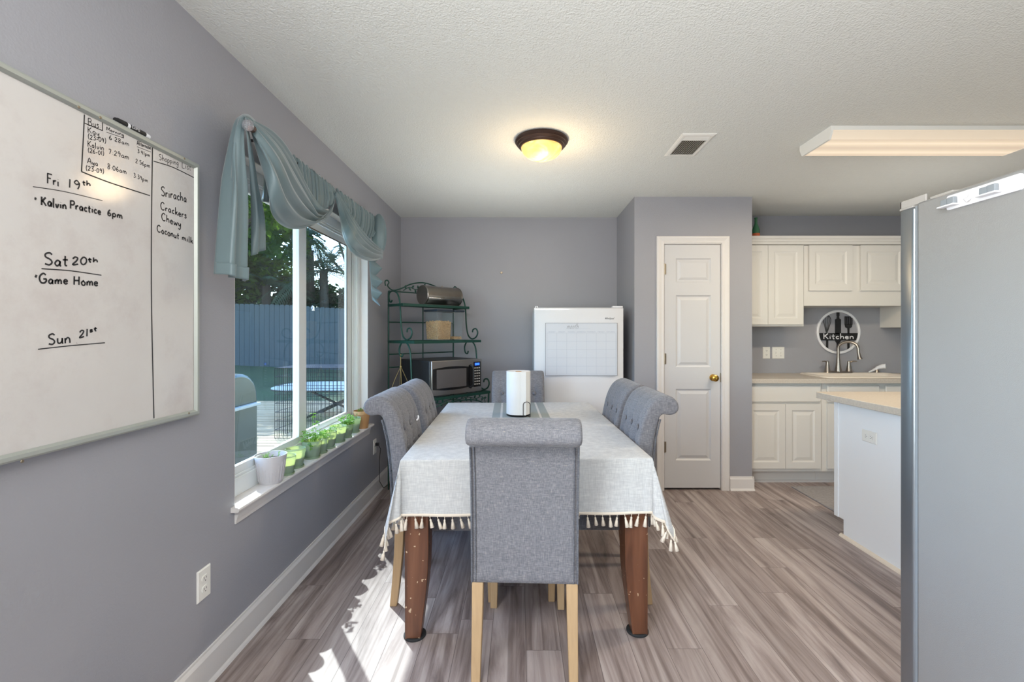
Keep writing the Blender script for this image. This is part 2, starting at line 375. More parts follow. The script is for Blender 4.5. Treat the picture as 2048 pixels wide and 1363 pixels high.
def copy_tree(o, parent=None):
    c = o.copy(); C.objects.link(c); c.parent = parent
    for ch in kids(o): copy_tree(ch, c)
    return c
def cr(P, n=8, closed=False):
    """Catmull-Rom through points"""
    P = [Vector(p) for p in P]; out = []; m = len(P)
    for i in range(m - 1 if not closed else m):
        p0 = P[(i - 1) % m] if closed else P[max(i - 1, 0)]; p1 = P[i]; p2 = P[(i + 1) % m]; p3 = P[(i + 2) % m] if closed else P[min(i + 2, m - 1)]
        for k in range(n):
            t = k / n
            out.append(.5 * ((2 * p1) + (p2 - p0) * t + (2 * p0 - 5 * p1 + 4 * p2 - p3) * t * t + (3 * p1 - p0 - 3 * p2 + p3) * t ** 3))
    if not closed: out.append(P[-1])
    return out
def resample(P, n):
    P = [Vector(p) for p in P]; d = [0]
    for a, b in zip(P, P[1:]): d.append(d[-1] + (b - a).length)
    out = []; j = 0
    for k in range(n):
        t = d[-1] * k / (n - 1)
        while j < len(P) - 2 and d[j + 1] < t: j += 1
        f = (t - d[j]) / max(d[j + 1] - d[j], 1e-9); out.append(P[j].lerp(P[j + 1], min(max(f, 0), 1)))
    return out
def sheet(curves, nu=60, nv=30, disp=None):
    """smooth surface through a family of curves; disp(u, v, p) adds folds"""
    rows = [resample(cr(c, 10), nu) for c in curves]; cols = [resample(cr([r[i] for r in rows], 8), nv) if len(rows) > 2 else [rows[0][i].lerp(rows[1][i], k / (nv - 1)) for k in range(nv)] for i in range(nu)]
    vs = []; fs = []
    for i in range(nu):
        for k in range(nv):
            p = cols[i][k].copy()
            if disp: p += Vector(disp(i / (nu - 1), k / (nv - 1)))
            vs.append(p)
    for i in range(nu - 1):
        for k in range(nv - 1): fs.append((i * nv + k, (i + 1) * nv + k, (i + 1) * nv + k + 1, i * nv + k + 1))
    mb = MB(); mb.add(vs, fs); return mb
# ------------------------------------------------------------------ the room
WX = -1.172; CZ = 2.443; BY = 4.477; PY = 3.79; KY = 4.42; RX = 4.6; RY = -3.2
WY0, WY1, WZ0, WZ1 = 1.868, 3.508, .603, 2.07        # picture window opening
struct('floor', MB().box(WX - .14, RX + .1, RY - .1, 4.6, -.12, 0), 'floor')
struct('ceiling', MB().box(WX - .14, RX + .1, RY - .1, 4.6, CZ, CZ + .1), 'ceil')
wl = MB(); wl.box(WX - .14, WX, RY, -1.45, 0, CZ).box(WX - .14, WX, .25, WY0, 0, CZ).box(WX - .14, WX, -1.45, .25, 0, .6).box(WX - .14, WX, -1.45, .25, 2.1, CZ).box(WX - .14, WX, WY1, BY, 0, CZ).box(WX - .14, WX, WY0, WY1, 0, WZ0 - .02).box(WX - .14, WX, WY0, WY1, WZ1, CZ)
struct('wall_left', wl, 'wall')
struct('wall_back', MB().box(WX - .14, .953, BY, BY + .12, 0, CZ), 'wall')
DX0, DX1, DZ = 1.206, 1.671, 2.044
wp = MB(); wp.box(.953, DX0 - .012, PY, PY + .1, 0, CZ).box(DX1 + .012, 1.933, PY, PY + .1, 0, CZ).box(DX0 - .012, DX1 + .012, PY, PY + .1, DZ + .012, CZ)
wp.box(.953, 1.053, PY + .1, BY + .12, 0, CZ).box(1.833, 1.933, PY + .1, BY + .12, 0, CZ).box(1.053, 1.833, BY, BY + .12, 0, CZ)
struct('wall_pantry', wp, 'wall')
struct('wall_kitchen', MB().box(1.933, RX, KY, KY + .12, 0, CZ), 'wall')
struct('wall_right', MB().box(RX, RX + .1, RY, KY, 0, CZ), 'wall')
# rear wall behind the camera, its opening added to let sky light in
wr = MB(); wr.box(WX - .14, 2.8, RY - .1, RY, 0, CZ).box(4.4, RX, RY - .1, RY, 0, CZ)
wr.box(2.8, 4.4, RY - .1, RY, 0, .8).box(2.8, 4.4, RY - .1, RY, 2.1, CZ)
struct('wall_rear', wr, 'wall')

def base_prof(h=.115, t=.013, q=.018):
    return [(0, 0), (q + .004, 0), (q, .010), (t, .018), (t, h - .022), (t * .75, h - .014), (t * .55, h - .008), (t * .5, h), (0, h)]
bl = MB()
bl.loft([[(WX + a, y, b) for a, b in base_prof(.132)] for y in (RY, BY)])
struct('baseboard_left', bl, 'trim')
bb = MB(); bb.loft([[(x, BY - a, b) for a, b in base_prof()] for x in (WX, .953)]); struct('baseboard_back', bb, 'trim')
bp_ = MB()
bp_.loft([[(x, PY - a, b) for a, b in base_prof()] for x in (.945, 1.14)])
bp_.loft([[(x, PY - a, b) for a, b in base_prof()] for x in (1.745, 1.945)])
bp_.loft([[(1.933 + a, y, b) for a, b in base_prof()] for y in (PY - .012, 3.885)])
bp_.loft([[(.953 - a, y, b) for a, b in base_prof()] for y in (PY - .012, BY)])
struct('baseboard_pantry', bp_, 'trim')

# roof eave over the picture window
struct('roof', MB().box(-1.695, WX - .14, RY - .4, BY + .5, 2.47, 2.62), 'trim')
# ------------------------------------------------------------------ pantry door
def panel_slab(mb, x0, x1, z0, z1, y, t, panels, d=.007):
    """slab with its front at y facing -Y and raised panels let into it; panels share one column"""
    px0, px1 = panels[0][0], panels[0][1]
    zs = [z0] + [z for p in panels for z in (p[2], p[3])] + [z1]; xs = [x0, px0, px1, x1]
    isp = {(p[2], p[3]) for p in panels}
    for i in range(3):
        for k in range(len(zs) - 1):
            a, b, c, e = xs[i], xs[i + 1], zs[k], zs[k + 1]
            if i == 1 and (c, e) in isp:
                rings = [(0, 0), (.004, d * .4), (.012, d), (.020, d), (.040, .0015), (.044, .001)]
                pts = [[(a + n, y + q, c + n), (b - n, y + q, c + n), (b - n, y + q, e - n), (a + n, y + q, e - n)] for n, q in rings]
                vs = [v for r in pts for v in r]; fs = []
                for r in range(len(pts) - 1):
                    for j in range(4): fs.append((r * 4 + j, r * 4 + (j + 1) % 4, r * 4 + 4 + (j + 1) % 4, r * 4 + 4 + j))
                fs.append(tuple(range(len(vs) - 4, len(vs)))); mb.add(vs, fs)
            else:
                mb.add([(a, y, c), (b, y, c), (b, y, e), (a, y, e)], [(0, 1, 2, 3)])
    mb.add([(x0, y, z0), (x1, y, z0), (x1, y, z1), (x0, y, z1), (x0, y + t, z0), (x1, y + t, z0), (x1, y + t, z1), (x0, y + t, z1)],
           [(4, 5, 6, 7), (0, 1, 5, 4), (1, 2, 6, 5), (2, 3, 7, 6), (3, 0, 4, 7)])
    return mb
d1 = panel_slab(MB(), DX0, DX1, .018, DZ, PY + .006, .035, [(1.299, 1.594, .247, .842), (1.299, 1.594, 1.024, 1.624), (1.299, 1.594, 1.730, 1.932)], .009)
door = struct('door_1', d1, 'door', smooth=False)
kb = MB(); kb.lathe([(.001, .0), (.028, .0), (.028, -.006), (.012, -.01), (.011, -.03), (.022, -.036), (.028, -.046), (.027, -.058), (.016, -.066), (.001, -.067)], (1.608, PY + .006, .937), 24, 'y')
kb.build('door_knob', 'brass', door, smooth=True, label='round brass knob')
MB().box(DX1 - .002, DX1 + .004, PY, PY + .02, .90, .975).build('strike_plate', 'agedbrass', door)
for z in (1.84, 1.094, .36):
    h = MB(); h.tube([(DX0 - .003, PY - .004, z - .045), (DX0 - .003, PY - .004, z + .045)], .006, 8); h.box(DX0 - .012, DX0 + .012, PY - .001, PY + .004, z - .044, z + .044)
    h.build('hinge', 'agedbrass', door)
def casing(mb, x0, x1, z1, y, w=.062, t=.016):
    """door casing: stepped profile, mitred"""
    prof = [(0, 0), (0, t * .55), (w * .18, t * .7), (w * .35, t * .62), (w * .75, t), (w * .93, t), (w, t * .75), (w, 0)]
    for sx, xx in ((-1, x0), (1, x1)):
        mb.loft([[(xx + sx * a, y - b, 0) for a, b in prof], [(xx + sx * a, y - b, z1 + a) for a, b in prof]])
    mb.loft([[(x0 - a, y - b, z1 + a) for a, b in prof], [(x1 + a, y - b, z1 + a) for a, b in prof]])
    return mb
struct('trim_1', casing(MB(), DX0 - .008, DX1 + .008, DZ + .008, PY), 'trim')
jm = MB(); jm.box(DX0 - .012, DX0 - .004, PY, PY + .1, 0, DZ + .012).box(DX1 + .004, DX1 + .012, PY, PY + .1, 0, DZ + .012).box(DX0 - .012, DX1 + .012, PY, PY + .1, DZ + .004, DZ + .012)
struct('trim_2', jm, 'trim')

# ------------------------------------------------------------------ picture window
win = bpy.data.objects.new('window_1', None); C.objects.link(win); win.location = (WX, (WY0 + WY1) / 2, WZ0); win['kind'] = 'structure'
fr = MB(); X0, X1 = -1.312, -1.232
fr.box(X0, X1, WY0, WY1, WZ0, WZ0 + .078).box(X0, X1, WY0, WY1, WZ1 - .06, WZ1)
fr.box(X0, X1, WY0, WY0 + .045, WZ0 + .078, WZ1 - .06).box(X0, X1, WY1 - .045, WY1, WZ0 + .078, WZ1 - .06)
for z, t in ((WZ0 + .078, .012), (WZ1 - .072, .012)):      # tracks
    fr.box(-1.246, -1.238, WY0 + .045, WY1 - .045, z, z + t).box(-1.276, -1.268, WY0 + .045, WY1 - .045, z, z + t)
for x in (-1.246, -1.276): fr.box(x, x + .008, WY1 - .057, WY1 - .045, WZ0 + .078, WZ1 - .06)
fr.build('window_frame', 'vinyl', win, bevel=.002, world=True)
def sash(name, x0, x1, y0, y1, z0, z1, sl, sr, b):
    m = MB(); m.box(x0, x1, y0, y0 + sl, z0, z1).box(x0, x1, y1 - sr, y1, z0, z1).box(x0, x1, y0 + sl, y1 - sr, z0, z0 + b).box(x0, x1, y0 + sl, y1 - sr, z1 - b, z1)
    o = m.build('sash', 'vinyl', win, bevel=.003, world=True)
    g = MB(); gx = (x0 + x1) / 2; g.box(gx - .002, gx + .002, y0 + sl - .003, y1 - sr + .003, z0 + b - .003, z1 - b + .003)
    g.build('glass', 'glass', win, world=True)
    s2 = MB()
    e = .006
    s2.box(x1 - .004, x1 + .001, y0 + sl, y0 + sl + e, z0 + b, z1 - b).box(x1 - .004, x1 + .001, y1 - sr - e, y1 - sr, z0 + b, z1 - b).box(x1 - .004, x1 + .001, y0 + sl, y1 - sr, z1 - b - e, z1 - b)
    return o, s2
s1, _ = sash('sash', -1.268, -1.246, WY0 + .04, 2.655, WZ0 + .08, WZ1 - .07, .05, .088, .045)
s2, edge = sash('sash', -1.300, -1.278, 2.60, WY1 - .044, WZ0 + .08, WZ1 - .07, .075, .10, .045)
edge.build('weatherstrip', 'brownmetal', s2, world=True)
for z in (1.70, .998):
    l = MB(); l.lathe([(.001, .012), (.02, .012), (.024, .004), (.024, 0)], (-1.246, 2.61, z), 16, 'x'); l.box(-1.246, -1.228, 2.60, 2.622, z - .035, z + .012)
    l.build('sash_latch', 'crystal', s1, label='clear plastic sash latch')
# stool and apron below the window
sl = MB(); sl.box(-1.235, WX, WY0, WY1, WZ0 - .02, WZ0)
nose = [(WX, WZ0 - .02), (WX + .026, WZ0 - .02), (WX + .033, WZ0 - .016), (WX + .035, WZ0 - .010), (WX + .033, WZ0 - .004), (WX + .026, WZ0), (WX, WZ0)]
sl.loft([[(a, y, b) for a, b in nose] for y in (WY0 - .025, WY1 + .045)])
ap = [(WX, WZ0 - .075), (WX + .006, WZ0 - .075), (WX + .008, WZ0 - .06), (WX + .016, WZ0 - .032), (WX + .02, WZ0 - .022), (WX + .02, WZ0 - .02), (WX, WZ0 - .02)]
sl.loft([[(a, y, b) for a, b in ap] for y in (WY0, WY1 + .02)])
sl.build('window_sill', 'trim', win, world=True)
jr = MB(); jr.box(-1.235, WX - .001, WY1 - .004, WY1, WZ0, WZ1).box(-1.235, WX - .001, WY0, WY0 + .004, WZ0, WZ1).box(-1.235, WX - .001, WY0, WY1, WZ1 - .004, WZ1)
jr.build('jamb_liner', 'trim', win, world=True)
# unseen rear window, added behind the camera for its sky light
def rearwin(root, x0, x1, z0, z1):
    m = MB(); t = .06; y0, y1 = RY - .09, RY - .03; xm = (x0 + x1) / 2
    for a, b in ((x0, x0 + t), (x1 - t, x1), (xm - t / 2, xm + t / 2)): m.box(a, b, y0, y1, z0, z1)
    m.box(x0, x1, y0, y1, z0, z0 + t).box(x0, x1, y0, y1, z1 - t, z1); m.build('window_frame', 'vinyl', root, world=True)
    MB().box(x0 + t, x1 - t, RY - .062, RY - .058, z0 + t, z1 - t).build('glass', 'glass', root, world=True)
w3 = bpy.data.objects.new('added_window_rear', None); C.objects.link(w3); w3.location = (3.6, RY, .8); w3['kind'] = 'structure'
rearwin(w3, 2.8, 4.4, .8, 2.1)

w4 = bpy.data.objects.new('added_window_left', None); C.objects.link(w4); w4.location = (WX, -.6, .6); w4['kind'] = 'structure'  # side window added out of view, made up for the left fill light
m = MB()
for a_, b_ in ((-1.45, -1.39), (.19, .25), (-.63, -.57)): m.box(WX - .1, WX - .04, a_, b_, .6, 2.1)
m.box(WX - .1, WX - .04, -1.45, .25, .6, .66).box(WX - .1, WX - .04, -1.45, .25, 2.04, 2.1); m.build('window_frame', 'vinyl', w4, world=True)
MB().box(WX - .072, WX - .068, -1.39, .19, .66, 2.04).build('glass', 'glass', w4, world=True)

# ------------------------------------------------------------------ dining table
TX, TY, TZ = .010, 2.71, .775; TW, TL = 1.065, 1.55; TR = R(1.6)
tb = thing('dining_table', 'walnut-stained dining table with square tapered legs under a pale cloth', 'table', (TX, TY, 0), TR)
hw, hl = TW / 2, TL / 2
MB().box(-hw + .004, hw - .004, -hl + .004, hl - .004, TZ - .035, TZ - .004).build('tabletop', 'tablewood', tb, bevel=.004)
a = MB(); q = .07
a.box(-hw + q, hw - q, -hl + q, -hl + q + .022, TZ - .11, TZ - .035).box(-hw + q, hw - q, hl - q - .022, hl - q, TZ - .11, TZ - .035)
a.box(-hw + q, -hw + q + .022, -hl + q, hl - q, TZ - .11, TZ - .035).box(hw - q - .022, hw - q, -hl + q, hl - q, TZ - .11, TZ - .035)
a.build('apron', 'tablewood', tb)
for sx in (-1, 1):
    for sy in (-1, 1):
        m = MB(); ox, oy = sx * (hw - .010), sy * (hl - .018)      # outer corner
        rings = []
        for z, wd in ((.006, .066), (.12, .080), (.22, .092), (.30, .098), (.40, .1), (TZ - .035, .1)):
            ix, iy = ox - sx * wd, oy - sy * wd
            rings.append([(ox, oy, z), (ix, oy, z), (ix, iy, z), (ox, iy, z)])
        m.loft(rings); lg = m.build('leg', 'tablewood', tb, bevel=.003)
        MB().lathe([(.046, 0), (.048, .002), (.048, .008), (.045, .011)], (ox - sx * .036, oy - sy * .036, 0), 28).build('floor_protector', 'pad', lg, smooth=True, label='black round floor protector')

# tablecloth: lies on the top, hangs over the edges
tc = thing('tablecloth', 'pale linen tablecloth with grey centre band and tasselled hem on dining table', 'tablecloth', (TX, TY, 0), TR)
OV = .235
def drape(u, v):
    """u, v: position on the flat cloth measured from the centre"""
    r0 = .008; cx = min(max(u, -hw), hw); cy = min(max(v, -hl), hl); dx, dy = u - cx, v - cy
    L = math.hypot(dx, dy); top = TZ + .002
    if L < 1e-6:
        return Vector((u, v, top + .0008 * math.sin(u * 9 + v * 4) * math.sin(v * 7)))
    nx, ny = dx / L, dy / L
    corner = (abs(2 * nx * ny)) ** 1.2
    fl = .03 + .26 * corner
    wave = .012 * math.sin((u if abs(dy) > abs(dx) else v) * 19 + 1.3) * (L / OV)
    if corner < .05: fl += wave * 2
    if abs(dx) > abs(dy) : fl *= .25 + .75 * corner           # the chairs press on the long sides
    sgn = 1 if nx * ny < 0 else -1
    fold = .03 * math.sin(math.atan2(abs(ny), abs(nx)) * 8 + (0 if nx > 0 else 2)) * corner * L / OV
    lat = L * fl + .004; z = top - math.sqrt(max(L * L - lat * lat * .6, 0)) + (.004 if L > .01 else 0)
    if L < .012: lat = L * .8; z = top - L * .35
    px_, py_ = cx + nx * lat, cy + ny * lat
    px_ += -ny * fold; py_ += nx * fold
    return Vector((px_, py_, z))
us = [-hw - OV + OV * k / 14 for k in range(14)] + [-hw - .012, -hw - .005] + [-hw + TW * k / 24 for k in range(25)] + [hw + .005, hw + .012] + [hw + OV * (k + 1) / 14 for k in range(14)]
vs_ = [-hl - OV + OV * k / 14 for k in range(14)] + [-hl - .012, -hl - .005] + [-hl + TL * k / 30 for k in range(31)] + [hl + .005, hl + .012] + [hl + OV * (k + 1) / 14 for k in range(14)]
us = sorted(us); vs_ = sorted(vs_)
pts = [drape(u, v) for u in us for v in vs_]; nv = len(vs_)
MB().add(pts, [(i * nv + k, (i + 1) * nv + k, (i + 1) * nv + k + 1, i * nv + k + 1) for i in range(len(us) - 1) for k in range(nv - 1)]).build('cloth', 'cloth', tc, smooth=True, angle=0)
# hem and tassels
U, V = hw + OV, hl + OV
loop = [(-U + 2 * U * k / 80, -V) for k in range(80)] + [(U, -V + 2 * V * k / 100) for k in range(100)] + [(U - 2 * U * k / 80, V) for k in range(80)] + [(-U, V - 2 * V * k / 100) for k in range(100)]
hem = MB(); lp = [drape(u, v) for u, v in loop]
n = len(lp); hem.loft([[p + Vector((0, 0, .006)), p + Vector((.003, -.003, 0)), p + Vector((0, 0, -.006)), p + Vector((-.003, .003, 0))] for p in lp + [lp[0]]], cap=False)
hem.build('hem_braid', 'cream', tc, smooth=True, label='cream braided hem')
def tassel(mb, p, rnd):
    a = rnd.uniform(-.35, .35); b = rnd.uniform(-.2, .2); L = .034 + rnd.uniform(0, .012)
    d = Vector((math.sin(a), math.sin(b), -math.cos(a))).normalized(); q = Vector(p)
    mb.tube([q, q + d * .012], .0014, 5); e = q + d * .012
    mb.tube([e, e + d * .005, e + d * .009, e + d * .018, e + d * L], [.0025, .0048, .0038, .0062, .0085 + rnd.uniform(0, .002)], 7)
rnd = random.Random(3); dd = [0]
seq = lp + [lp[0]]
for p, q_ in zip(seq, seq[1:]): dd.append(dd[-1] + (q_ - p).length)
sp = .0318; nT = int(dd[-1] / sp); far = MB(); j = 0
for k in range(nT):
    t = k * sp
    while dd[j + 1] < t: j += 1
    f = (t - dd[j]) / (dd[j + 1] - dd[j]); p = seq[j].lerp(seq[j + 1], f)
    near = p.y < -hl + .12
    if near:
        m = MB(); tassel(m, p + Vector((0, 0, -.004)), rnd); m.build('tassel', 'cream', tc, smooth=True, angle=0)
    else: tassel(far, p + Vector((0, 0, -.004)), rnd)
far.build('tassel_fringe', 'cream', tc, smooth=True, angle=0, kind='stuff')

# ------------------------------------------------------------------ chairs
def make_chair(label):
    t = thing('dining_chair', label, 'chair', group='grey upholstered dining chairs')
    HW = .204
    # closed side profile of the scrolled back: (y, z)
    prof = [(-.142, .44), (-.148, .52), (-.154, .60), (-.162, .68), (-.173, .76), (-.188, .84), (-.207, .91), (-.235, .968), (-.270, 1.003), (-.312, 1.017),
            (-.350, 1.008), (-.374, .982), (-.378, .950), (-.362, .928), (-.334, .920), (-.306, .924), (-.290, .915), (-.276, .88), (-.258, .80), (-.246, .70), (-.238, .60), (-.233, .50), (-.231, .43), (-.229, .372), (-.180, .366), (-.150, .372)]
    prof = [(y, z if z < .6 else .6 + (z - .6) * .98) for y, z in prof]
    P = cr([(0, y, z) for y, z in prof], 3, closed=True); n = len(P)
    cy, cz = -.2, .7
    def off(i, d):
        a, b = P[i - 1], P[(i + 1) % n]; tn = (b - a); tn.normalize(); nr = Vector((0, tn.z, -tn.y))     # inward for this winding
        return P[i] + nr * d
    # find inward direction
    test = P[3] + (lambda tn: Vector((0, tn.z, -tn.y)))((P[4] - P[2]).normalized()) * .01
    sg = 1 if test.y < P[3].y else -1
    cols = []; BT = [(cx, z) for z in (.845, .755, .665) for cx in (-.125, 0, .125)]
    N_ = 32
    xs = [-HW, -HW + .003, -HW + .010] + [-HW + .02 + (2 * HW - .04) * k / N_ for k in range(N_ + 1)] + [HW - .010, HW - .003, HW]
    ins = {0: .016, 1: .006, 2: .0015}; rings = []
    for k, x in enumerate(xs):
        e = ins.get(k, ins.get(len(xs) - 1 - k, 0)); ring = []
        for i in range(n):
            p = off(i, sg * e) if e else P[i].copy()
            if not e and P[i].z > .48 and p.y > -.215 or (not e and P[i].z > .9 and P[i].y > -.3):
                d = 0
                for bx, bz in BT: d += .013 * math.exp(-((x - bx) ** 2 + (P[i].z - bz) ** 2) / (2 * .019 ** 2))
                fade = min(1, max(0, (P[i].z - .46) / .08))
                for bx in (-.125, 0, .125): d += .0035 * math.exp(-(x - bx) ** 2 / (2 * .008 ** 2)) * fade
                tn = (P[(i + 1) % n] - P[i - 1]).normalized(); p = p + Vector((0, tn.z, -tn.y)) * sg * d
            ring.append(Vector((x, p.y, p.z)))
        rings.append(ring)
    m = MB(); m.loft(rings); bk = m.build('backrest', 'fabric', t, smooth=True, angle=60)
    for bx, bz in BT:
        i = min(range(n), key=lambda i: abs(P[i].z - bz) + (9 if P[i].y < -.215 else 0)); y = P[i].y
        MB().sphere((bx, y - .007, bz), .0135, 12, 8, (1, .5, 1)).build('button', 'fabric', bk, smooth=True)
    for sx in (-1, 1):
        e = MB(); e.tube([(sx * (HW - .006), y - .004, z) for y, z in ((-.285, .895), (-.278, .87), (-.262, .80), (-.250, .70), (-.242, .60), (-.237, .50), (-.235, .43), (-.231, .376))], .0035, 6)
        e.tube([(sx * (HW - .020), y - .0015, z) for y, z in ((-.285, .895), (-.278, .87), (-.262, .80), (-.250, .70), (-.242, .60), (-.237, .50), (-.235, .43), (-.231, .376))], .0022, 6)
        e.build('piping', 'piping', bk, smooth=True)
    # seat: box skirt and crowned cushion
    s = MB(); rings = []
    for z, e in ((.362, .006), (.366, 0), (.44, 0), (.452, .003), (.462, .014), (.468, .04)):
        x, y0, y1 = .206 - e, -.152 + e, .262 - e; r = .02
        ring = []
        for qx, qy, a0 in ((x - r, y1 - r, 0), (-x + r, y1 - r, 90), (-x + r, y0 + r, 180), (x - r, y0 + r, 270)):
            for k in range(5):
                a = R(a0 + 90 * k / 4); ring.append((qx + r * math.cos(a), qy + r * math.sin(a), z))
        rings.append(ring)
    s.loft(rings); s.build('seat', 'fabric', t, smooth=True, angle=50)
    for sx in (-1, 1):
        m = MB(); rings = []      # rear leg sweeps backwards
        for z, y, w_ in ((0, -.234, .034), (.12, -.221, .037), (.25, -.210, .041), (.37, -.205, .043)):
            x1 = sx * .2; x0 = x1 - sx * w_
            rings.append([(x0, y - w_ / 2, z), (x1, y - w_ / 2, z), (x1, y + w_ / 2, z), (x0, y + w_ / 2, z)])
        m.loft(rings); m.build('leg', 'legwood', t, bevel=.003)
        m = MB(); rings = []
        for z, w_ in ((0, .032), (.364, .042)):
            x1 = sx * .176; x0 = x1 - sx * w_; y1 = .252
            rings.append([(x0, y1 - w_, z), (x1, y1 - w_, z), (x1, y1, z), (x0, y1, z)])
        m.loft(rings); m.build('leg', 'legwood', t, bevel=.003)
    return t
chair = make_chair('grey upholstered dining chair at the near table end, back towards the camera')
chair.location = (.026, 1.94, 0); chair.rotation_euler.z = R(-2.2)
for x, y, rz, lb in (
    (-.378, 2.385, -90 + 1, 'grey tufted dining chair beside the picture window, nearer of two, missing button cover'),
    (-.367, 2.845, -90 + 2, 'grey tufted dining chair beside the window, second one, nearer the green rack'),
    (.390, 2.395, 90 + 0, 'grey tufted dining chair on the pantry side, the one nearer the refrigerator'),
    (.380, 2.86, 90 + 1, 'grey tufted dining chair on the pantry side, the one nearer the white freezer'),
    (-.015, 3.315, 180, 'grey tufted dining chair at the far table end in front of freezer')):
    c = copy_tree(chair); c.location = (x, y, 0); c.rotation_euler.z = R(rz); c['label'] = lb
    if 'missing button' in lb:
        b = [k for k in kids(c) if k.name.startswith('backrest')][0]
        MB().tube([(.03, -.158, .86), (.027, -.150, .867), (.022, -.149, .876), (.02, -.152, .884)], .004, 6).build('button_shell', 'whiteplastic', b, smooth=True, label='bare white button shell')

# paper towel on the table
pt = thing('paper_towel_roll', 'white paper towel roll standing on the tablecloth', 'paper towel', (-.010, 2.95, TZ + .004))
m = MB(); R0 = .078; ring = []
sec = [(R0 * (1 + .01 * math.sin(3 * k)) * math.cos(2 * PI * k / 48), R0 * math.sin(2 * PI * k / 48)) for k in range(48)]
inner = [(.02 * math.cos(2 * PI * k / 48), .02 * math.sin(2 * PI * k / 48)) for k in range(48)]
m.loft([[(x, y, z) for x, y in s_] for z, s_ in ((.012, inner), (.012, sec), (.284, sec), (.286, [(x * .97, y * .97) for x, y in sec]), (.280, inner))], cap=False)
m.box(R0 * .2, R0 * .62, -R0 - .0015, -R0 + .02, .012, .283)
m.build('paper_roll', 'paper', pt, smooth=True)
m = MB(); m.lathe([(.0195, .01), (.0195, .283), (.017, .283), (.017, .01)], (0, 0, 0), 24, cap=False); m.build('cardboard_core', 'tan', pt)
hd = thing('paper_towel_holder', 'black wire paper towel holder standing on the tablecloth', 'towel holder', (-.010, 2.95, TZ + .004))
MB().lathe([(.075, 0), (.077, .003), (.077, .008), (.074, .010)], (0, 0, 0), 32).build('base', 'blackmetal', hd, smooth=True)
MB().tube([(0, 0, .006), (0, 0, .27)], .004).build('post', 'blackmetal', hd)
arc = [(.030, -.088, .006)] + [(.030, -.088, .07)] + [(.052 - .022 * math.cos(PI * k / 10), -.088, .078 + .02 * math.sin(PI * k / 10)) for k in range(11)] + [(.074, -.088, .07), (.074, -.088, .006)]
MB().tube(arc, .0022, 6).tube([(.03, -.088, .004), (.05, -.05, .004), (.074, -.088, .004)], .0022, 6).build('retaining_loop', 'blackmetal', hd, smooth=True)
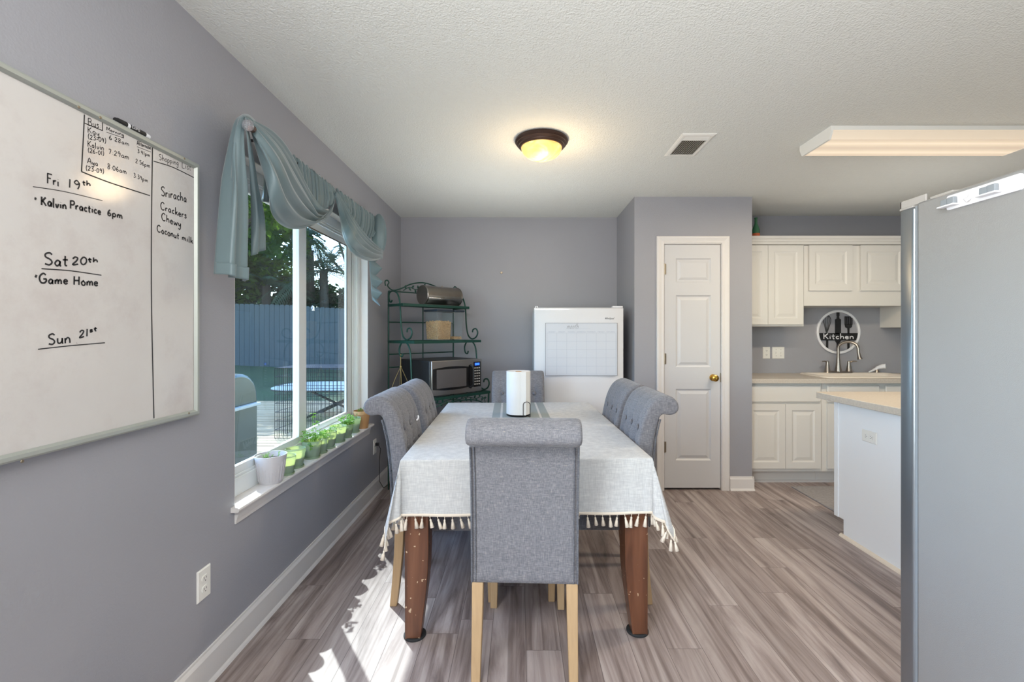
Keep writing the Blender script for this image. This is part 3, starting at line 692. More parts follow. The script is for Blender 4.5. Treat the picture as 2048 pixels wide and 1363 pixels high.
# ------------------------------------------------------------------ stroke lettering
GL = {
'A': (.62, ['0,0 .3,1 .6,0', '.1,.35 .5,.35']), 'B': (.58, ['.05,0 .05,1', '.05,1 .4,.98 .48,.78 .35,.56 .05,.52', '.05,.52 .45,.48 .55,.25 .4,.03 .05,0']),
'C': (.6, ['.52,.82 .35,1 .12,.82 .04,.45 .16,.08 .38,0 .54,.15']), 'F': (.5, ['.06,0 .06,1', '.02,.98 .5,1', '.06,.55 .38,.57']),
'G': (.66, ['.55,.85 .36,1 .12,.8 .04,.42 .18,.05 .42,.02 .58,.22 .58,.42', '.34,.42 .62,.44']), 'H': (.62, ['.06,0 .08,1', '.52,0 .54,1', '.07,.5 .53,.52']),
'K': (.58, ['.07,0 .07,1', '.52,.98 .08,.42', '.2,.54 .56,0']), 'L': (.5, ['.06,1 .05,.03 .48,.02']), 'M': (.7, ['.04,0 .08,.95 .33,.3 .58,.95 .64,0']),
'P': (.52, ['.06,0 .07,1', '.05,.96 .38,1 .5,.78 .36,.54 .07,.5']), 'S': (.54, ['.48,.86 .34,1 .1,.9 .1,.66 .38,.46 .48,.22 .32,.02 .05,.1']),
'W': (.8, ['.04,.95 .2,.02 .38,.7 .58,.02 .76,.98']), 'X': (.5, ['0,1 .45,0', '.45,1 0,0']), 'E': (.5, ['.45,1 .05,1 .05,0 .47,0', '.05,.52 .38,.52']), 'O': (.6, ['.3,1 .06,.7 .06,.3 .3,0 .54,.3 .54,.7 .3,1']),
'D': (.58, ['.06,0 .06,1', '.06,1 .4,.9 .54,.5 .4,.08 .06,0']), 'I': (.2, ['.1,0 .1,1']), 'N': (.6, ['.06,0 .06,1 .52,0 .52,1']), 'R': (.56, ['.06,0 .07,1', '.05,.97 .38,1 .48,.78 .36,.56 .07,.5', '.25,.52 .54,0']),
'T': (.54, ['.27,0 .27,1', '.02,1 .52,1']), 'U': (.58, ['.06,1 .06,.25 .28,0 .5,.25 .5,1']), 'Y': (.54, ['.02,1 .27,.5 .52,1', '.27,.5 .27,0']),
'a': (.46, ['.38,.42 .2,.5 .05,.25 .18,.02 .36,.2 .39,.46', '.38,.42 .38,.08 .46,.02']), 'b': (.44, ['.06,1 .06,.05', '.06,.3 .25,.5 .4,.28 .26,.02 .06,.08']),
'c': (.38, ['.34,.4 .2,.5 .05,.27 .16,.03 .36,.08']), 'e': (.42, ['.06,.26 .36,.3 .28,.48 .12,.46 .05,.2 .2,.01 .4,.1']), 'f': (.36, ['.36,.92 .22,1 .14,.8 .13,0', '.0,.5 .32,.52']),
'g': (.46, ['.36,.42 .2,.5 .06,.27 .18,.05 .36,.2 .38,.46', '.38,.44 .36,-.25 .2,-.4 .04,-.28']), 'h': (.46, ['.06,1 .06,0', '.06,.25 .24,.5 .38,.36 .4,0']),
'i': (.18, ['.08,.48 .09,0', '.09,.68 .1,.71']), 'j': (.2, ['.12,.48 .1,-.3 .0,-.35', '.12,.68 .13,.71']), 'k': (.42, ['.06,1 .06,0', '.36,.5 .07,.22', '.16,.3 .4,0']), 'l': (.2, ['.09,1 .08,.1 .16,0']),
'm': (.66, ['.05,.48 .06,0', '.06,.28 .2,.5 .31,.38 .32,0', '.32,.28 .46,.5 .58,.38 .6,0']), 'n': (.46, ['.05,.48 .06,0', '.06,.28 .22,.5 .37,.38 .4,0']),
'o': (.44, ['.22,.5 .05,.3 .14,.02 .32,.02 .39,.28 .22,.5 .3,.52']), 'p': (.46, ['.05,.48 .05,-.38', '.05,.32 .24,.5 .4,.28 .26,.02 .06,.1']), 'r': (.34, ['.05,.48 .06,0', '.06,.26 .18,.46 .33,.44']),
's': (.36, ['.33,.42 .18,.5 .08,.38 .3,.18 .22,.01 .03,.06']), 't': (.34, ['.16,.86 .15,.1 .28,.02', '.0,.52 .33,.54']), 'u': (.46, ['.05,.48 .06,.12 .2,.01 .36,.18 .38,.48', '.38,.48 .39,.05 .46,.02']),
'v': (.4, ['.03,.48 .18,.02 .37,.5']), 'w': (.6, ['.03,.48 .15,.03 .29,.36 .42,.03 .56,.5']), 'y': (.44, ['.04,.48 .1,.15 .26,.14 .38,.48', '.38,.48 .34,-.2 .18,-.4 .04,-.28']),
'0': (.46, ['.22,.92 .04,.6 .06,.2 .22,0 .4,.25 .4,.68 .22,.92']), '1': (.24, ['.12,.95 .1,0']), '2': (.46, ['.06,.72 .2,.92 .38,.78 .3,.45 .04,.03 .42,.04']),
'3': (.44, ['.06,.84 .24,.95 .36,.76 .16,.52', '.16,.52 .38,.38 .32,.06 .04,.04']), '4': (.48, ['.12,.9 .06,.42 .42,.44', '.34,.9 .34,0']), '5': (.44, ['.38,.92 .1,.9 .08,.55', '.08,.55 .34,.52 .36,.14 .06,.02']),
'6': (.44, ['.32,.92 .1,.55 .06,.15 .22,0 .38,.18 .26,.42 .08,.3']), '7': (.42, ['.04,.88 .38,.9 .16,0']), '8': (.44, ['.36,.8 .2,.95 .08,.76 .32,.32 .28,.03 .1,.04 .08,.3 .34,.66 .36,.8']),
'9': (.44, ['.36,.66 .2,.92 .06,.68 .18,.48 .36,.62', '.37,.7 .34,.3 .26,0']), ':': (.2, ['.09,.42 .1,.45', '.09,.1 .1,.13']), '.': (.2, ['.08,.01 .1,.04']), '-': (.34, ['.05,.3 .28,.32']),
'(': (.24, ['.2,1.05 .06,.6 .08,.2 .2,-.15']), ')': (.24, ['.04,1.05 .18,.6 .16,.2 .04,-.15']), ' ': (.36, [])}
def text_strokes(s, rnd=None, smooth=True):
    """list of strokes in em units and total width"""
    x = 0; out = []
    for ch in s:
        wd, st = GL[ch]; jy = rnd.uniform(-.03, .03) if rnd else 0; k = 1 + (rnd.uniform(-.05, .05) if rnd else 0)
        for q in st:
            P = [tuple(map(float, t.split(','))) for t in q.split()]
            P = [(x + a * k, b * k + jy) for a, b in P]
            if smooth and len(P) > 2: P = [(v.x, v.y) for v in cr([(a, b, 0) for a, b in P], 5)]
            out.append(P)
        x += wd + .10
    return out, x - .10
def write(mb, s, A, B, h, wdt, up=(0, 0, 1), nrm=(1, 0, 0), rnd=None, fit=True, slant=.0):
    A, B, up = Vector(A), Vector(B), Vector(up); st, W = text_strokes(s, rnd); d = (B - A); Ln = d.length
    sx = Ln / W if fit else h; dr = d.normalized()
    for q in st: mb.ribbon([A + dr * (sx * a + slant * h * b) + up * (h * b) for a, b in q], wdt, nrm)
# ------------------------------------------------------------------ whiteboard
BXF = -1.150
wb = thing('whiteboard', 'large framed whiteboard with handwritten schedule on the grey wall', 'whiteboard', (WX, 1.02, 1.02))
by0, by1, bz0, bz1 = .42, 1.623, 1.022, 1.912
MB().box(WX + .002, BXF, by0 + .01, by1 - .01, bz0 + .01, bz1 - .01).build('writing_surface', 'board', wb, world=True)
fm = MB(); t = .020
def frame_bar(mb, p0, p1, up):
    """angled aluminium moulding between two corners"""
    pass
x0, x1 = WX, BXF + .010
inn = [(by0 + t, bz0 + t), (by1 - t, bz0 + t), (by1 - t, bz1 - t), (by0 + t, bz1 - t)]; outr = [(by0, bz0), (by1, bz0), (by1, bz1), (by0, bz1)]
rings = []
for xx, k in ((x0, 0), (x1 - .004, 0), (x1, .25), (x1, .7), (BXF + .001, 1.0)):
    rings.append([(xx, o[0] + (i[0] - o[0]) * k, o[1] + (i[1] - o[1]) * k) for i, o in zip(inn, outr)])
fm.loft(rings, cap=False); fm.build('frame', 'alum', wb, world=True)
for p, X_ in (((158, 214), x1), ((201, 235), x1), ((369, 317), x1), (((378, 826)), x1), (((45, 922)), x1)):
    q = px(*p, X=X_); MB().lathe([(.001, .0015), (.003, .0015), (.004, 0)], (x1 - .0005, q.y, q.z), 12, 'x').build('screw', 'agedbrass', wb, world=True)
inkX = BXF + .0006
def B_(x, y): return px(x, y, X=inkX)
rn = random.Random(11)
def note(items, wdt, name='handwriting'):
    mb = MB()
    for s, a, b, hpx in items:
        A, Bp = B_(*a), B_(*b); write(mb, s, A, Bp, hpx * A.y / 910, wdt, rnd=rn)
    return mb
def strokes(mb, lst, wdt):
    for P in lst:
        Q = [B_(*p) for p in P]; mb.ribbon(resample(cr(Q, 6), 14) if len(Q) > 2 else Q, wdt, (1, 0, 0))
    return mb
m = note([('Fri', (94, 366), (118, 373), 20), ('19', (136, 374), (161, 379), 18), ('th', (165, 369), (181, 372), 10)], .0034); strokes(m, [[(66, 373), (130, 383), (205, 401)]], .0018); m.build('handwriting', 'ink', wb, world=True)
m = note([('Kalvin', (82, 410), (133, 418), 18), ('Practice', (140, 416), (202, 429), 16), ('6pm', (215, 430), (245, 438), 14)], .0042); strokes(m, [[(69, 396), (73, 398)]], .006); m.build('handwriting', 'ink', wb, world=True)
m = note([('Sat', (88, 530), (136, 532), 24), ('20', (144, 530), (174, 528), 17), ('th', (176, 524), (196, 524), 10)], .0042); strokes(m, [[(83, 537), (140, 541), (203, 550)]], .0026); m.build('handwriting', 'ink', wb, world=True)
m = note([('Game', (78, 566), (136, 568), 19), ('Home', (147, 569), (196, 571), 17)], .0042); strokes(m, [[(70, 551), (74, 553)]], .007); m.build('handwriting', 'ink', wb, world=True)
m = note([('Sun', (96, 689), (141, 685), 22), ('.', (152, 686), (156, 686), 10), ('21', (158, 676), (177, 671), 15), ('st', (179, 664), (194, 661), 9)], .0040); strokes(m, [[(76, 698), (140, 691), (210, 685)]], .0026); m.build('handwriting', 'ink', wb, world=True)
m = note([('Bus:', (176, 250), (202, 257), 15), ('Kay', (175, 265), (199, 272), 12), ('(23-09)', (176, 277), (212, 286), 10), ('6:28am', (218, 278), (258, 292), 9), ('3:41pm', (275, 305), (300, 314), 8),
          ('Morning', (213, 260), (248, 273), 7), ('Afternoon', (274, 289), (302, 299), 8)], .0019)
strokes(m, [[(213, 264), (248, 276)], [(274, 293), (302, 304)]], .0014); m.build('handwriting', 'ink', wb, world=True)
m = note([('Kalvin', (175, 293), (208, 301), 12), ('(26-01)', (176, 304), (208, 311), 9), ('7:29am', (217, 307), (258, 319), 11), ('2:56pm', (271, 325), (300, 336), 9)], .0019); m.build('handwriting', 'ink', wb, world=True)
m = note([('Aya', (175, 326), (196, 332), 11), ('(23-09)', (172, 340), (208, 347), 10), ('8:06am', (215, 337), (253, 348), 11), ('3:39pm', (267, 354), (296, 365), 9)], .0019); m.build('handwriting', 'ink', wb, world=True)
m = note([('Shopping', (318, 319), (357, 331), 12), ('List', (364, 335), (382, 341), 13)], .0018); strokes(m, [[(307, 322), (345, 334), (388, 355)]], .0028); m.build('handwriting', 'ink', wb, world=True)
m = note([('Sriracha', (322, 391), (373, 404), 18), ('Crackers', (321, 418), (373, 437), 15), ('Chewy', (323, 440), (362, 454), 15), ('Coconut', (314, 463), (358, 478), 14), ('milk', (364, 479), (386, 487), 12)], .0036); m.build('handwriting', 'ink', wb, world=True)
m = MB(); strokes(m, [[(305, 293), (303, 450), (303, 600), (306, 750), (308, 836)]], .0042)
strokes(m, [[(169, 229), (166, 290), (163, 343)], [(163, 343), (220, 365), (300, 391)]], .0032); strokes(m, [[(205, 242), (205, 261)], [(169, 246), (205, 261)]], .0024)
m.build('ruled_lines', 'ink', wb, world=True, label='hand-drawn marker lines')
# marker lying on the frame
mk = thing('dry_erase_marker', 'black dry-erase marker resting on top of the whiteboard frame', 'marker', (-1.155, 1.297, bz1 + .0095))
m = MB(); m.lathe([(.001, 0), (.006, 0), (.0065, .004), (.0078, .006), (.0092, .03), (.0092, .034)], (0, 0, 0), 16, 'y'); m.build('cap', 'black', mk, smooth=True)
m = MB(); m.lathe([(.0085, .034), (.0088, .036), (.0088, .044)], (0, 0, 0), 16, 'y'); m.build('collar', 'whiteplastic', mk, smooth=True)
m = MB(); m.lathe([(.0088, .044), (.0088, .10)], (0, 0, 0), 16, 'y'); m.build('barrel', 'black', mk, smooth=True)
m = MB(); m.lathe([(.0088, .10), (.0085, .106), (.007, .118), (.001, .119)], (0, 0, 0), 16, 'y'); m.build('end_plug', 'whiteplastic', mk, smooth=True)
m = MB(); write(m, 'EXPO', (.0089, .048, -.003), (.0089, .075, -.003), .007, .0012); m.build('lettering', 'whiteplastic', mk)

# ------------------------------------------------------------------ ceiling fixtures
lc = thing('ceiling_light', 'bronze flush-mount ceiling light with glowing alabaster bowl', 'ceiling light', (.126, 2.67, CZ))
m = MB(); m.lathe([(.150, 0), (.154, -.006), (.156, -.014), (.150, -.020), (.146, -.022), (.146, -.028), (.139, -.033), (.135, -.035), (.134, -.042), (.126, -.048), (.119, -.048), (.119, -.030), (.001, -.03)], (0, 0, 0), 56); m.build('pan', 'bronze', lc, smooth=True, label='dark bronze stepped pan')
m = MB(); m.lathe([(.120, -.044), (.118, -.058), (.108, -.078), (.088, -.096), (.060, -.108), (.030, -.114), (.001, -.115)], (0, 0, 0), 48, cap=False); m.build('glass_bowl', 'alabaster', lc, smooth=True, angle=0)
pl = bpy.data.lights.new('ceiling_light_bulb', 'POINT'); po = bpy.data.objects.new('ceiling_light_bulb', pl); C.objects.link(po); po.location = (.15, 2.69, CZ - .26); pl.energy = 4.5; pl.color = (1, .72, .40); pl.shadow_soft_size = .09
vt = thing('ceiling_vent', 'small white metal air register in the textured ceiling', 'vent', (1.02, 2.745, CZ))
W2, L2 = .098, .165; m = MB(); q = .026; rings = []
for e, z in ((0, 0), (.001, -.003), (.012, -.0075), (q, -.0075), (q, .001)):
    rings.append([(-W2 + e, -L2 + e, z), (W2 - e, -L2 + e, z), (W2 - e, L2 - e, z), (-W2 + e, L2 - e, z)])
m.loft(rings, cap=False); m.build('frame', 'plate', vt)
MB().box(-W2 + q, W2 - q, -L2 + q, L2 - q, -.0008, -.0002).build('duct_shade_plate', 'duct_shade', vt)  # dark plate, its colour stands in for the shade inside the duct
m = MB()
m.box(-W2 + q, W2 - q, -L2 + .075, -L2 + .083, -.008, -.003)
for k in range(13):
    x = -W2 + q + .006 + k * (2 * (W2 - q) - .012) / 12; m.add([(x + .003, -L2 + .08, -.001), (x - .0015, -L2 + .08, -.008), (x - .0015, L2 - q, -.008), (x + .003, L2 - q, -.001)], [(0, 1, 2, 3)])
m.build('louvers', 'plate', vt, solid=.0008)
for k in range(3):
    y = -L2 + q + .008 + k * .016; m = MB(); m.add([(-W2 + q, y - .005, -.001), (W2 - q, y - .005, -.001), (W2 - q, y + .006, -.008), (-W2 + q, y + .006, -.008)], [(0, 1, 2, 3)]); m.build('damper_blade', 'plate', vt, solid=.001)
fx = thing('fluorescent_light', 'long wraparound fluorescent kitchen ceiling light, lit warm', 'ceiling light', (2.31, 2.626, CZ))
LX, LY = .61, .14
for sx in (-1, 1):
    m = MB(); pr = [(-LY, 0), (-LY, -.028), (-LY + .020, -.068), (LY - .020, -.068), (LY, -.028), (LY, 0)]
    m.prism(pr, sx * LX, sx * (LX - .012), 'x'); m.build('end_cap', 'plate', fx)
m = MB(); m.box(-LX + .012, LX - .012, -LY + .001, LY - .001, -.022, 0); m.build('housing', 'plate', fx)
lens = mat('ribbed_diffuser', (200, 190, 176), .35, var=.02); N, L = nodes(lens); p = N['Principled BSDF']
tcn = N.new('ShaderNodeTexCoord'); sp_ = N.new('ShaderNodeSeparateXYZ'); L.new(tcn.outputs['Object'], sp_.inputs[0])
ab = N.new('ShaderNodeMath'); ab.operation = 'ABSOLUTE'; L.new(sp_.outputs[1], ab.inputs[0])
r_ = ramp(N, [(.0, (.55, .55, .55, 1)), (.3, (.80, .80, .80, 1)), (.45, (1.0, 1, 1, 1)), (.62, (.74, .74, .74, 1)), (1, (.5, .5, .5, 1))])
mr_ = N.new('ShaderNodeMapRange'); mr_.inputs[2].default_value = .14; L.new(ab.outputs[0], mr_.inputs[0]); L.new(mr_.outputs[0], r_.inputs[0])
p.inputs['Emission Color'].default_value = col(255, 230, 198); bwm = N.new('ShaderNodeMath'); bwm.operation = 'MULTIPLY'; bwm.inputs[1].default_value = .6; L.new(r_.outputs[0], bwm.inputs[0]); L.new(bwm.outputs[0], p.inputs['Emission Strength'])
m = MB(); m.prism([(-LY + .002, -.022), (-LY + .002, -.029), (-LY + .022, -.066), (LY - .022, -.066), (LY - .002, -.029), (LY - .002, -.022)], -LX + .012, LX - .012, 'x'); m.build('diffuser', lens, fx)
area('fluorescent_tubes', (2.31, 2.626, CZ - .075), (0, 0, 0), 1.15, .22, 22, (1, .84, .62))

# ------------------------------------------------------------------ outlets, switch, nail
def outlet(name, label, cat, loc, axis, horiz=False, gangs=1, kind='duplex', group=None):
    """cover plate facing +X ('x') or -Y ('y'); -X face with 'nx'"""
    t = thing(name, label, cat, loc)
    def mp(u, v, d):
        if horiz: u, v = v, u
        return {'x': (d, u, v), 'y': (u, -d, v), 'nx': (-d, u, v)}[axis]
    w_, h_ = .035 * (1 if gangs == 1 else 1.68), .0575
    m = MB(); rings = []
    for e, d in ((0, 0), (.0005, .003), (.004, .006)): rings.append([mp(-w_ + e, -h_ + e, d), mp(w_ - e, -h_ + e, d), mp(w_ - e, h_ - e, d), mp(-w_ + e, h_ - e, d)])
    m.loft(rings); m.build('cover_plate', 'plate', t)
    for g in range(gangs):
        gx = 0 if gangs == 1 else (-.023 + .046 * g)
        if kind == 'duplex':
            for s in (-1, 1):
                m = MB(); ring = []
                for k in range(20):
                    a = 2 * PI * k / 20; ring.append((gx + .0165 * math.cos(a), s * .0195 + max(-.0125, min(.0125, .0165 * math.sin(a)))))
                m.loft([[mp(u, v, .0055) for u, v in ring], [mp(u, v, .0085) for u, v in ring]]); r_ = m.build('receptacle', 'plate', t)
                m = MB()
                for u, hh in ((-.006, .0045), (.006, .0036)):
                    m.add([mp(gx + u - .0011, s * .0195 - hh + .002, .0088), mp(gx + u + .0011, s * .0195 - hh + .002, .0088), mp(gx + u + .0011, s * .0195 + hh + .002, .0088), mp(gx + u - .0011, s * .0195 + hh + .002, .0088)], [(0, 1, 2, 3)])
                m.add([mp(gx + .0026 * math.cos(a), s * .0195 - .0075 + .0026 * math.sin(a), .0088) for a in [2 * PI * k / 8 for k in range(8)]], [tuple(range(8))])
                m.build('socket_slots', 'slot', r_)
        else:
            m = MB(); rings = []
            for e, d in ((0, .005), (0, .008), (.0012, .010)): rings.append([mp(gx - .005 + e, -.012 + e, d), mp(gx + .005 - e, -.012 + e, d), mp(gx + .005 - e, .012 - e, d + .004), mp(gx - .005 + e, .012 - e, d + .004)])
            m.loft(rings); m.build('toggle', 'plate', t)
            for v in (-.03, .03): m = MB(); m.add([mp(gx + .003 * math.cos(a), v + .003 * math.sin(a), .0064) for a in [2 * PI * k / 8 for k in range(8)]], [tuple(range(8))]); m.build('screw', 'slot', t)
    return t
outlet('wall_outlet', 'white duplex wall outlet low on the grey wall below the whiteboard', 'outlet', (WX, 1.683, .387), 'x')
o2 = outlet('wall_outlet', 'white wall outlet behind the dining chair under the window end, black plug in it', 'outlet', (WX, 3.665, .395), 'x')
m = MB(); m.box(.008, .035, -.012, .012, .008, .03); m.tube([(.03, 0, .014), (.045, .01, -.02), (.03, .03, -.12), (.022, .06, -.3), (.03, .14, -.38), (.06, .3, -.387)], .003, 6)
cd = thing('power_cord', 'black plug and cord leading from the outlet toward the rack', 'power cord', (WX, 3.665, .395)); m.build('plug', 'black', cd, bevel=.002)
outlet('wall_outlet', 'white duplex outlet above the kitchen counter left of the double switch', 'outlet', (2.392, KY, 1.116), 'y')
outlet('light_switch', 'white double toggle switch plate on the kitchen backsplash wall', 'switch', (2.508, KY, 1.116), 'y', gangs=2, kind='toggle')
outlet('wall_outlet', 'white horizontal duplex outlet on the island end panel', 'outlet', (2.079, 2.705, .694), 'nx', horiz=True)
nl = MB(); nl.lathe([(.001, -.014), (.010, -.014), (.012, -.010), (.010, -.005), (.004, -.003), (.004, 0)], (-.182, BY, 1.900), 16, 'y')
tag(nl.build('wall_hook', 'agedbrass', smooth=True), 'tiny round metal wall hook alone on the back wall', 'hook')

# ------------------------------------------------------------------ white freezer with calendar
fz = thing('upright_freezer', 'white upright freezer in the corner beside the pantry wall', 'freezer', (.494, 3.82, 0))
HWF = .374
MB().box(-HWF, HWF, .045, .62, .03, 1.515).build('cabinet', 'freezer', fz, bevel=.006)
m = MB(); rings = []
for x, yb in ((-HWF, .004), (-HWF + .012, -.004), (-HWF * .5, -.013), (0, -.016), (HWF * .5, -.013), (HWF - .012, -.004), (HWF, .004)):
    rings.append([(x, yb, .10), (x, .04, .10), (x, .04, 1.522), (x, yb + .012, 1.522), (x, yb, 1.512)])
m.loft(rings); m.build('door', 'freezer', fz, smooth=True, angle=40)
MB().box(HWF - .09, HWF - .005, -.002, .06, 1.522, 1.535).build('hinge', 'whiteplastic', fz, bevel=.003)
m = MB(); m.tube([(-HWF + .012, .02, 1.515), (-HWF + .012, .015, 1.532), (-HWF + .025, .015, 1.534), (-HWF + .03, .02, 1.518)], .004, 6); m.build('door_catch', 'whiteplastic', fz)
for sx in (-1, 1):
    for y in (.1, .56): MB().lathe([(.02, 0), (.02, .03)], (sx * (HWF - .05), y, 0), 12).build('foot', 'black', fz)
m = MB(); write(m, 'Whirlpool', (.215, -.0135, 1.424), (.292, -.0125, 1.424), .018, .0018, nrm=(0, -1, 0), slant=.3); m.build('logo', 'calprint', fz, label='small grey script logo')
cl = thing('acrylic_calendar', 'clear dry-erase month calendar stuck on the freezer door', 'calendar', (.494, 3.80, 1.17))
cx0, cx1, cz0, cz1 = .213 - .494, .812 - .494, .952 - 1.17, 1.393 - 1.17; yy = -.003
MB().box(cx0, cx1, yy, yy + .003, cz0, cz1).build('sheet', 'calendar', cl)
m = MB(); e = .0025; f = yy - .0006
m.box(cx0, cx1, f, yy, cz1 - e, cz1).box(cx0, cx1, f, yy, cz0, cz0 + e).box(cx0, cx0 + e, f, yy, cz0, cz1).box(cx1 - e, cx1, f, yy, cz0, cz1); m.build('border_line', 'calprint', cl)
m = MB(); gx0, gx1, gz0, gz1 = cx0 + .012, cx1 - .012, cz0 + .012, cz1 - .085
for k in range(8): x = gx0 + (gx1 - gx0) * k / 7; m.box(x - .0007, x + .0007, f, yy, gz0, gz1)
for k in range(6): z = gz0 + (gz1 - gz0) * k / 5; m.box(gx0, gx1, f, yy, z - .0007, z + .0007)
m.box(-.03, .09, f, yy, cz1 - .050, cz1 - .0488)
m.build('grid', 'calline', cl)
m = MB(); write(m, 'month', (-.105, f, cz1 - .050), (-.010, f, cz1 - .050), .050, .0016, nrm=(0, -1, 0), slant=.3); m.build('lettering', 'calprint', cl)
m = MB()
for k, d in enumerate(('SUNDAY', 'MONDAY', 'TUESDAY', 'WEDNESDAY', 'THURSDAY', 'FRIDAY', 'SATURDAY')):
    c_ = gx0 + (gx1 - gx0) * (k + .5) / 7; hw_ = .0045 * len(d); write(m, d, (c_ - hw_, f, gz1 + .006), (c_ + hw_, f, gz1 + .006), .008, .0012, nrm=(0, -1, 0))
m.build('weekday_names', 'calline', cl)
# ------------------------------------------------------------------ green baker's rack, set across the corner
RK = Vector((-1.10, 3.806, 0)); RA = math.atan2(.731, .682)      # local +x along the back, -y towards the room
rk = thing('bakers_rack', 'green wrought-iron bakers rack with scrolls set across the corner', 'rack', RK, RA)
RW = .687; ZS = [.805, 1.247, 1.549]; DS = [.50, .379, .22]; r = .0065
def scroll(c, rad, a0, turns, sgn, n=26, shrink=.45):
    """spiral in the side plane (y, z) at fixed x"""
    out = []
    for k in range(n):
        t = k / (n - 1); a = R(a0) + sgn * t * turns * 2 * PI; q = rad * (1 - (1 - shrink) * t); out.append((c[0], c[1] + q * math.cos(a), c[2] + q * math.sin(a)))
    return out
for x in (0, RW):      # back posts
    MB().tube([(x, 0, 0), (x, 0, 1.64), (x, -.004, 1.66)], r, 10).build('back_post', 'green', rk, smooth=True)
m = MB(); m.tube([(RW / 2, 0, .15), (RW / 2, 0, 1.549)], .005, 8)
for z in (.40, 1.02, 1.13, 1.40, 1.66): m.tube([(0, 0, z), (RW, 0, z)], .005, 8)
m.build('back_grid', 'green', rk, smooth=True)
# arched crest with leaves
arch = cr([(-.03, -.005, 1.70), (-.035, -.005, 1.735), (-.015, -.005, 1.748), (.0, -.005, 1.73), (-.01, -.005, 1.70), (.04, -.005, 1.668), (.12, -.005, 1.69), (.22, -.005, 1.735), (RW / 2, -.005, 1.755), (RW - .22, -.005, 1.735), (RW - .12, -.005, 1.69), (RW - .04, -.005, 1.668), (RW + .01, -.005, 1.70), (RW, -.005, 1.73), (RW + .015, -.005, 1.748), (RW + .035, -.005, 1.735)], 8)
MB().tube(arch, .0055, 8).build('crest_arch', 'green', rk, smooth=True)
def leafpath(mb, p, d, up, L, w_):
    p, d, up = Vector(p), Vector(d).normalized(), Vector(up).normalized(); s = d.cross(up).normalized()
    mb.add([p, p + d * L * .45 + s * w_ + up * .003, p + d * L, p + d * L * .45 - s * w_ + up * .003, p + d * L * .5 + up * .006], [(0, 1, 4), (1, 2, 4), (2, 3, 4), (3, 0, 4)])
def vine(mb, pts, plane_n, n, L=.035):
    Q = resample(cr(pts, 8), 40); mb.tube(Q, .003, 5); rr = random.Random(len(pts) + n)
    for k in range(n):
        i = 2 + int(36 * k / n); t = (Q[i + 1] - Q[i]).normalized(); s = t.cross(Vector(plane_n)).normalized() * (1 if k % 2 else -1)
        leafpath(mb, Q[i], t * .6 + s, plane_n, L * rr.uniform(.85, 1.2), L * .3)
m = MB(); vine(m, [(.14, -.006, 1.672), (.20, -.006, 1.705), (.27, -.006, 1.69), (RW / 2, -.006, 1.725), (.42, -.006, 1.69), (.48, -.006, 1.705), (.54, -.006, 1.672)], (0, -1, 0), 12); m.build('crest_vine', 'green', rk, solid=.0015)
for k, (z, d) in enumerate(zip(ZS, DS)):      # shelves: frame and wires
    m = MB(); m.box(-.005, RW + .005, -d - .006, -d + .006, z - .022, z).box(-.005, RW + .005, -.006, .006, z - .014, z)
    m.box(-.006, .006, -d, 0, z - .022, z).box(RW - .006, RW + .006, -d, 0, z - .022, z)
    for i in range(9): y = -d + d * (i + 1) / 10; m.tube([(0, y, z - .004), (RW, y, z - .004)], .0028, 5)
    for i in range(3): x = RW * (i + 1) / 4; m.tube([(x, -d, z - .008), (x, 0, z - .008)], .0028, 5)
    sh = m.build('shelf', 'green', rk)
for x in (0, RW):      # scrolled front uprights and legs
    m = MB()
    def S(z0, d0, z1, d1):      # an S scroll from the shelf at z0 (depth d0) up under the shelf at z1 (depth d1)
        top = [(x, -d1 + .012, z1 - .075), (x, -d1 - .002, z1 - .088), (x, -d1 - .012, z1 - .07), (x, -d1 - .002, z1 - .04), (x, -d1 + .028, z1 - .028)]
        A = scroll((x, -d1 + .005, z1 - .052), .03, 200, .72, -1, 20, .9)
        return A
    # upper upright: hook under the crest, straight down, hook standing on the middle shelf
    hk = [(x, -.075, 1.585), (x, -.105, 1.572), (x, -.11, 1.60), (x, -.085, 1.615)]
    p1 = cr([(x, -.055, 1.58), (x, -.04, 1.565), (x, -.02, 1.575), (x, -.008, 1.61), (x, -.02, 1.645), (x, -.07, 1.655), (x, -.13, 1.635), (x, -.165, 1.58), (x, -.18, 1.50), (x, -.19, 1.38), (x, -.215, 1.29), (x, -.265, 1.256), (x, -.32, 1.27), (x, -.345, 1.31), (x, -.325, 1.345), (x, -.285, 1.34), (x, -.275, 1.315)], 7)
    m.tube(p1, .0065, 8); m.build('scroll_upright', 'green', rk, smooth=True)
    m = MB(); p2 = cr([(x, -.215, 1.145), (x, -.205, 1.12), (x, -.175, 1.13), (x, -.165, 1.18), (x, -.195, 1.225), (x, -.25, 1.235), (x, -.30, 1.205), (x, -.325, 1.14), (x, -.335, 1.02), (x, -.345, .92), (x, -.375, .84), (x, -.425, .812), (x, -.475, .83), (x, -.495, .87), (x, -.475, .905), (x, -.435, .90), (x, -.425, .875)], 7)
    m.tube(p2, .0065, 8); m.build('scroll_upright', 'green', rk, smooth=True)
    m = MB(); p3 = cr([(x, -.49, .80), (x, -.485, .70), (x, -.47, .5), (x, -.47, .3), (x, -.49, .12), (x, -.53, .02), (x, -.545, .008)], 6); m.tube(p3, .0075, 8); m.build('front_leg', 'green', rk, smooth=True)
m = MB(); m.tube(cr([(0, -.495, .62), (.06, -.495, .70), (.18, -.495, .745), (RW / 2, -.495, .755), (RW - .18, -.495, .745), (RW - .06, -.495, .70), (RW, -.495, .62)], 8), .005, 8)
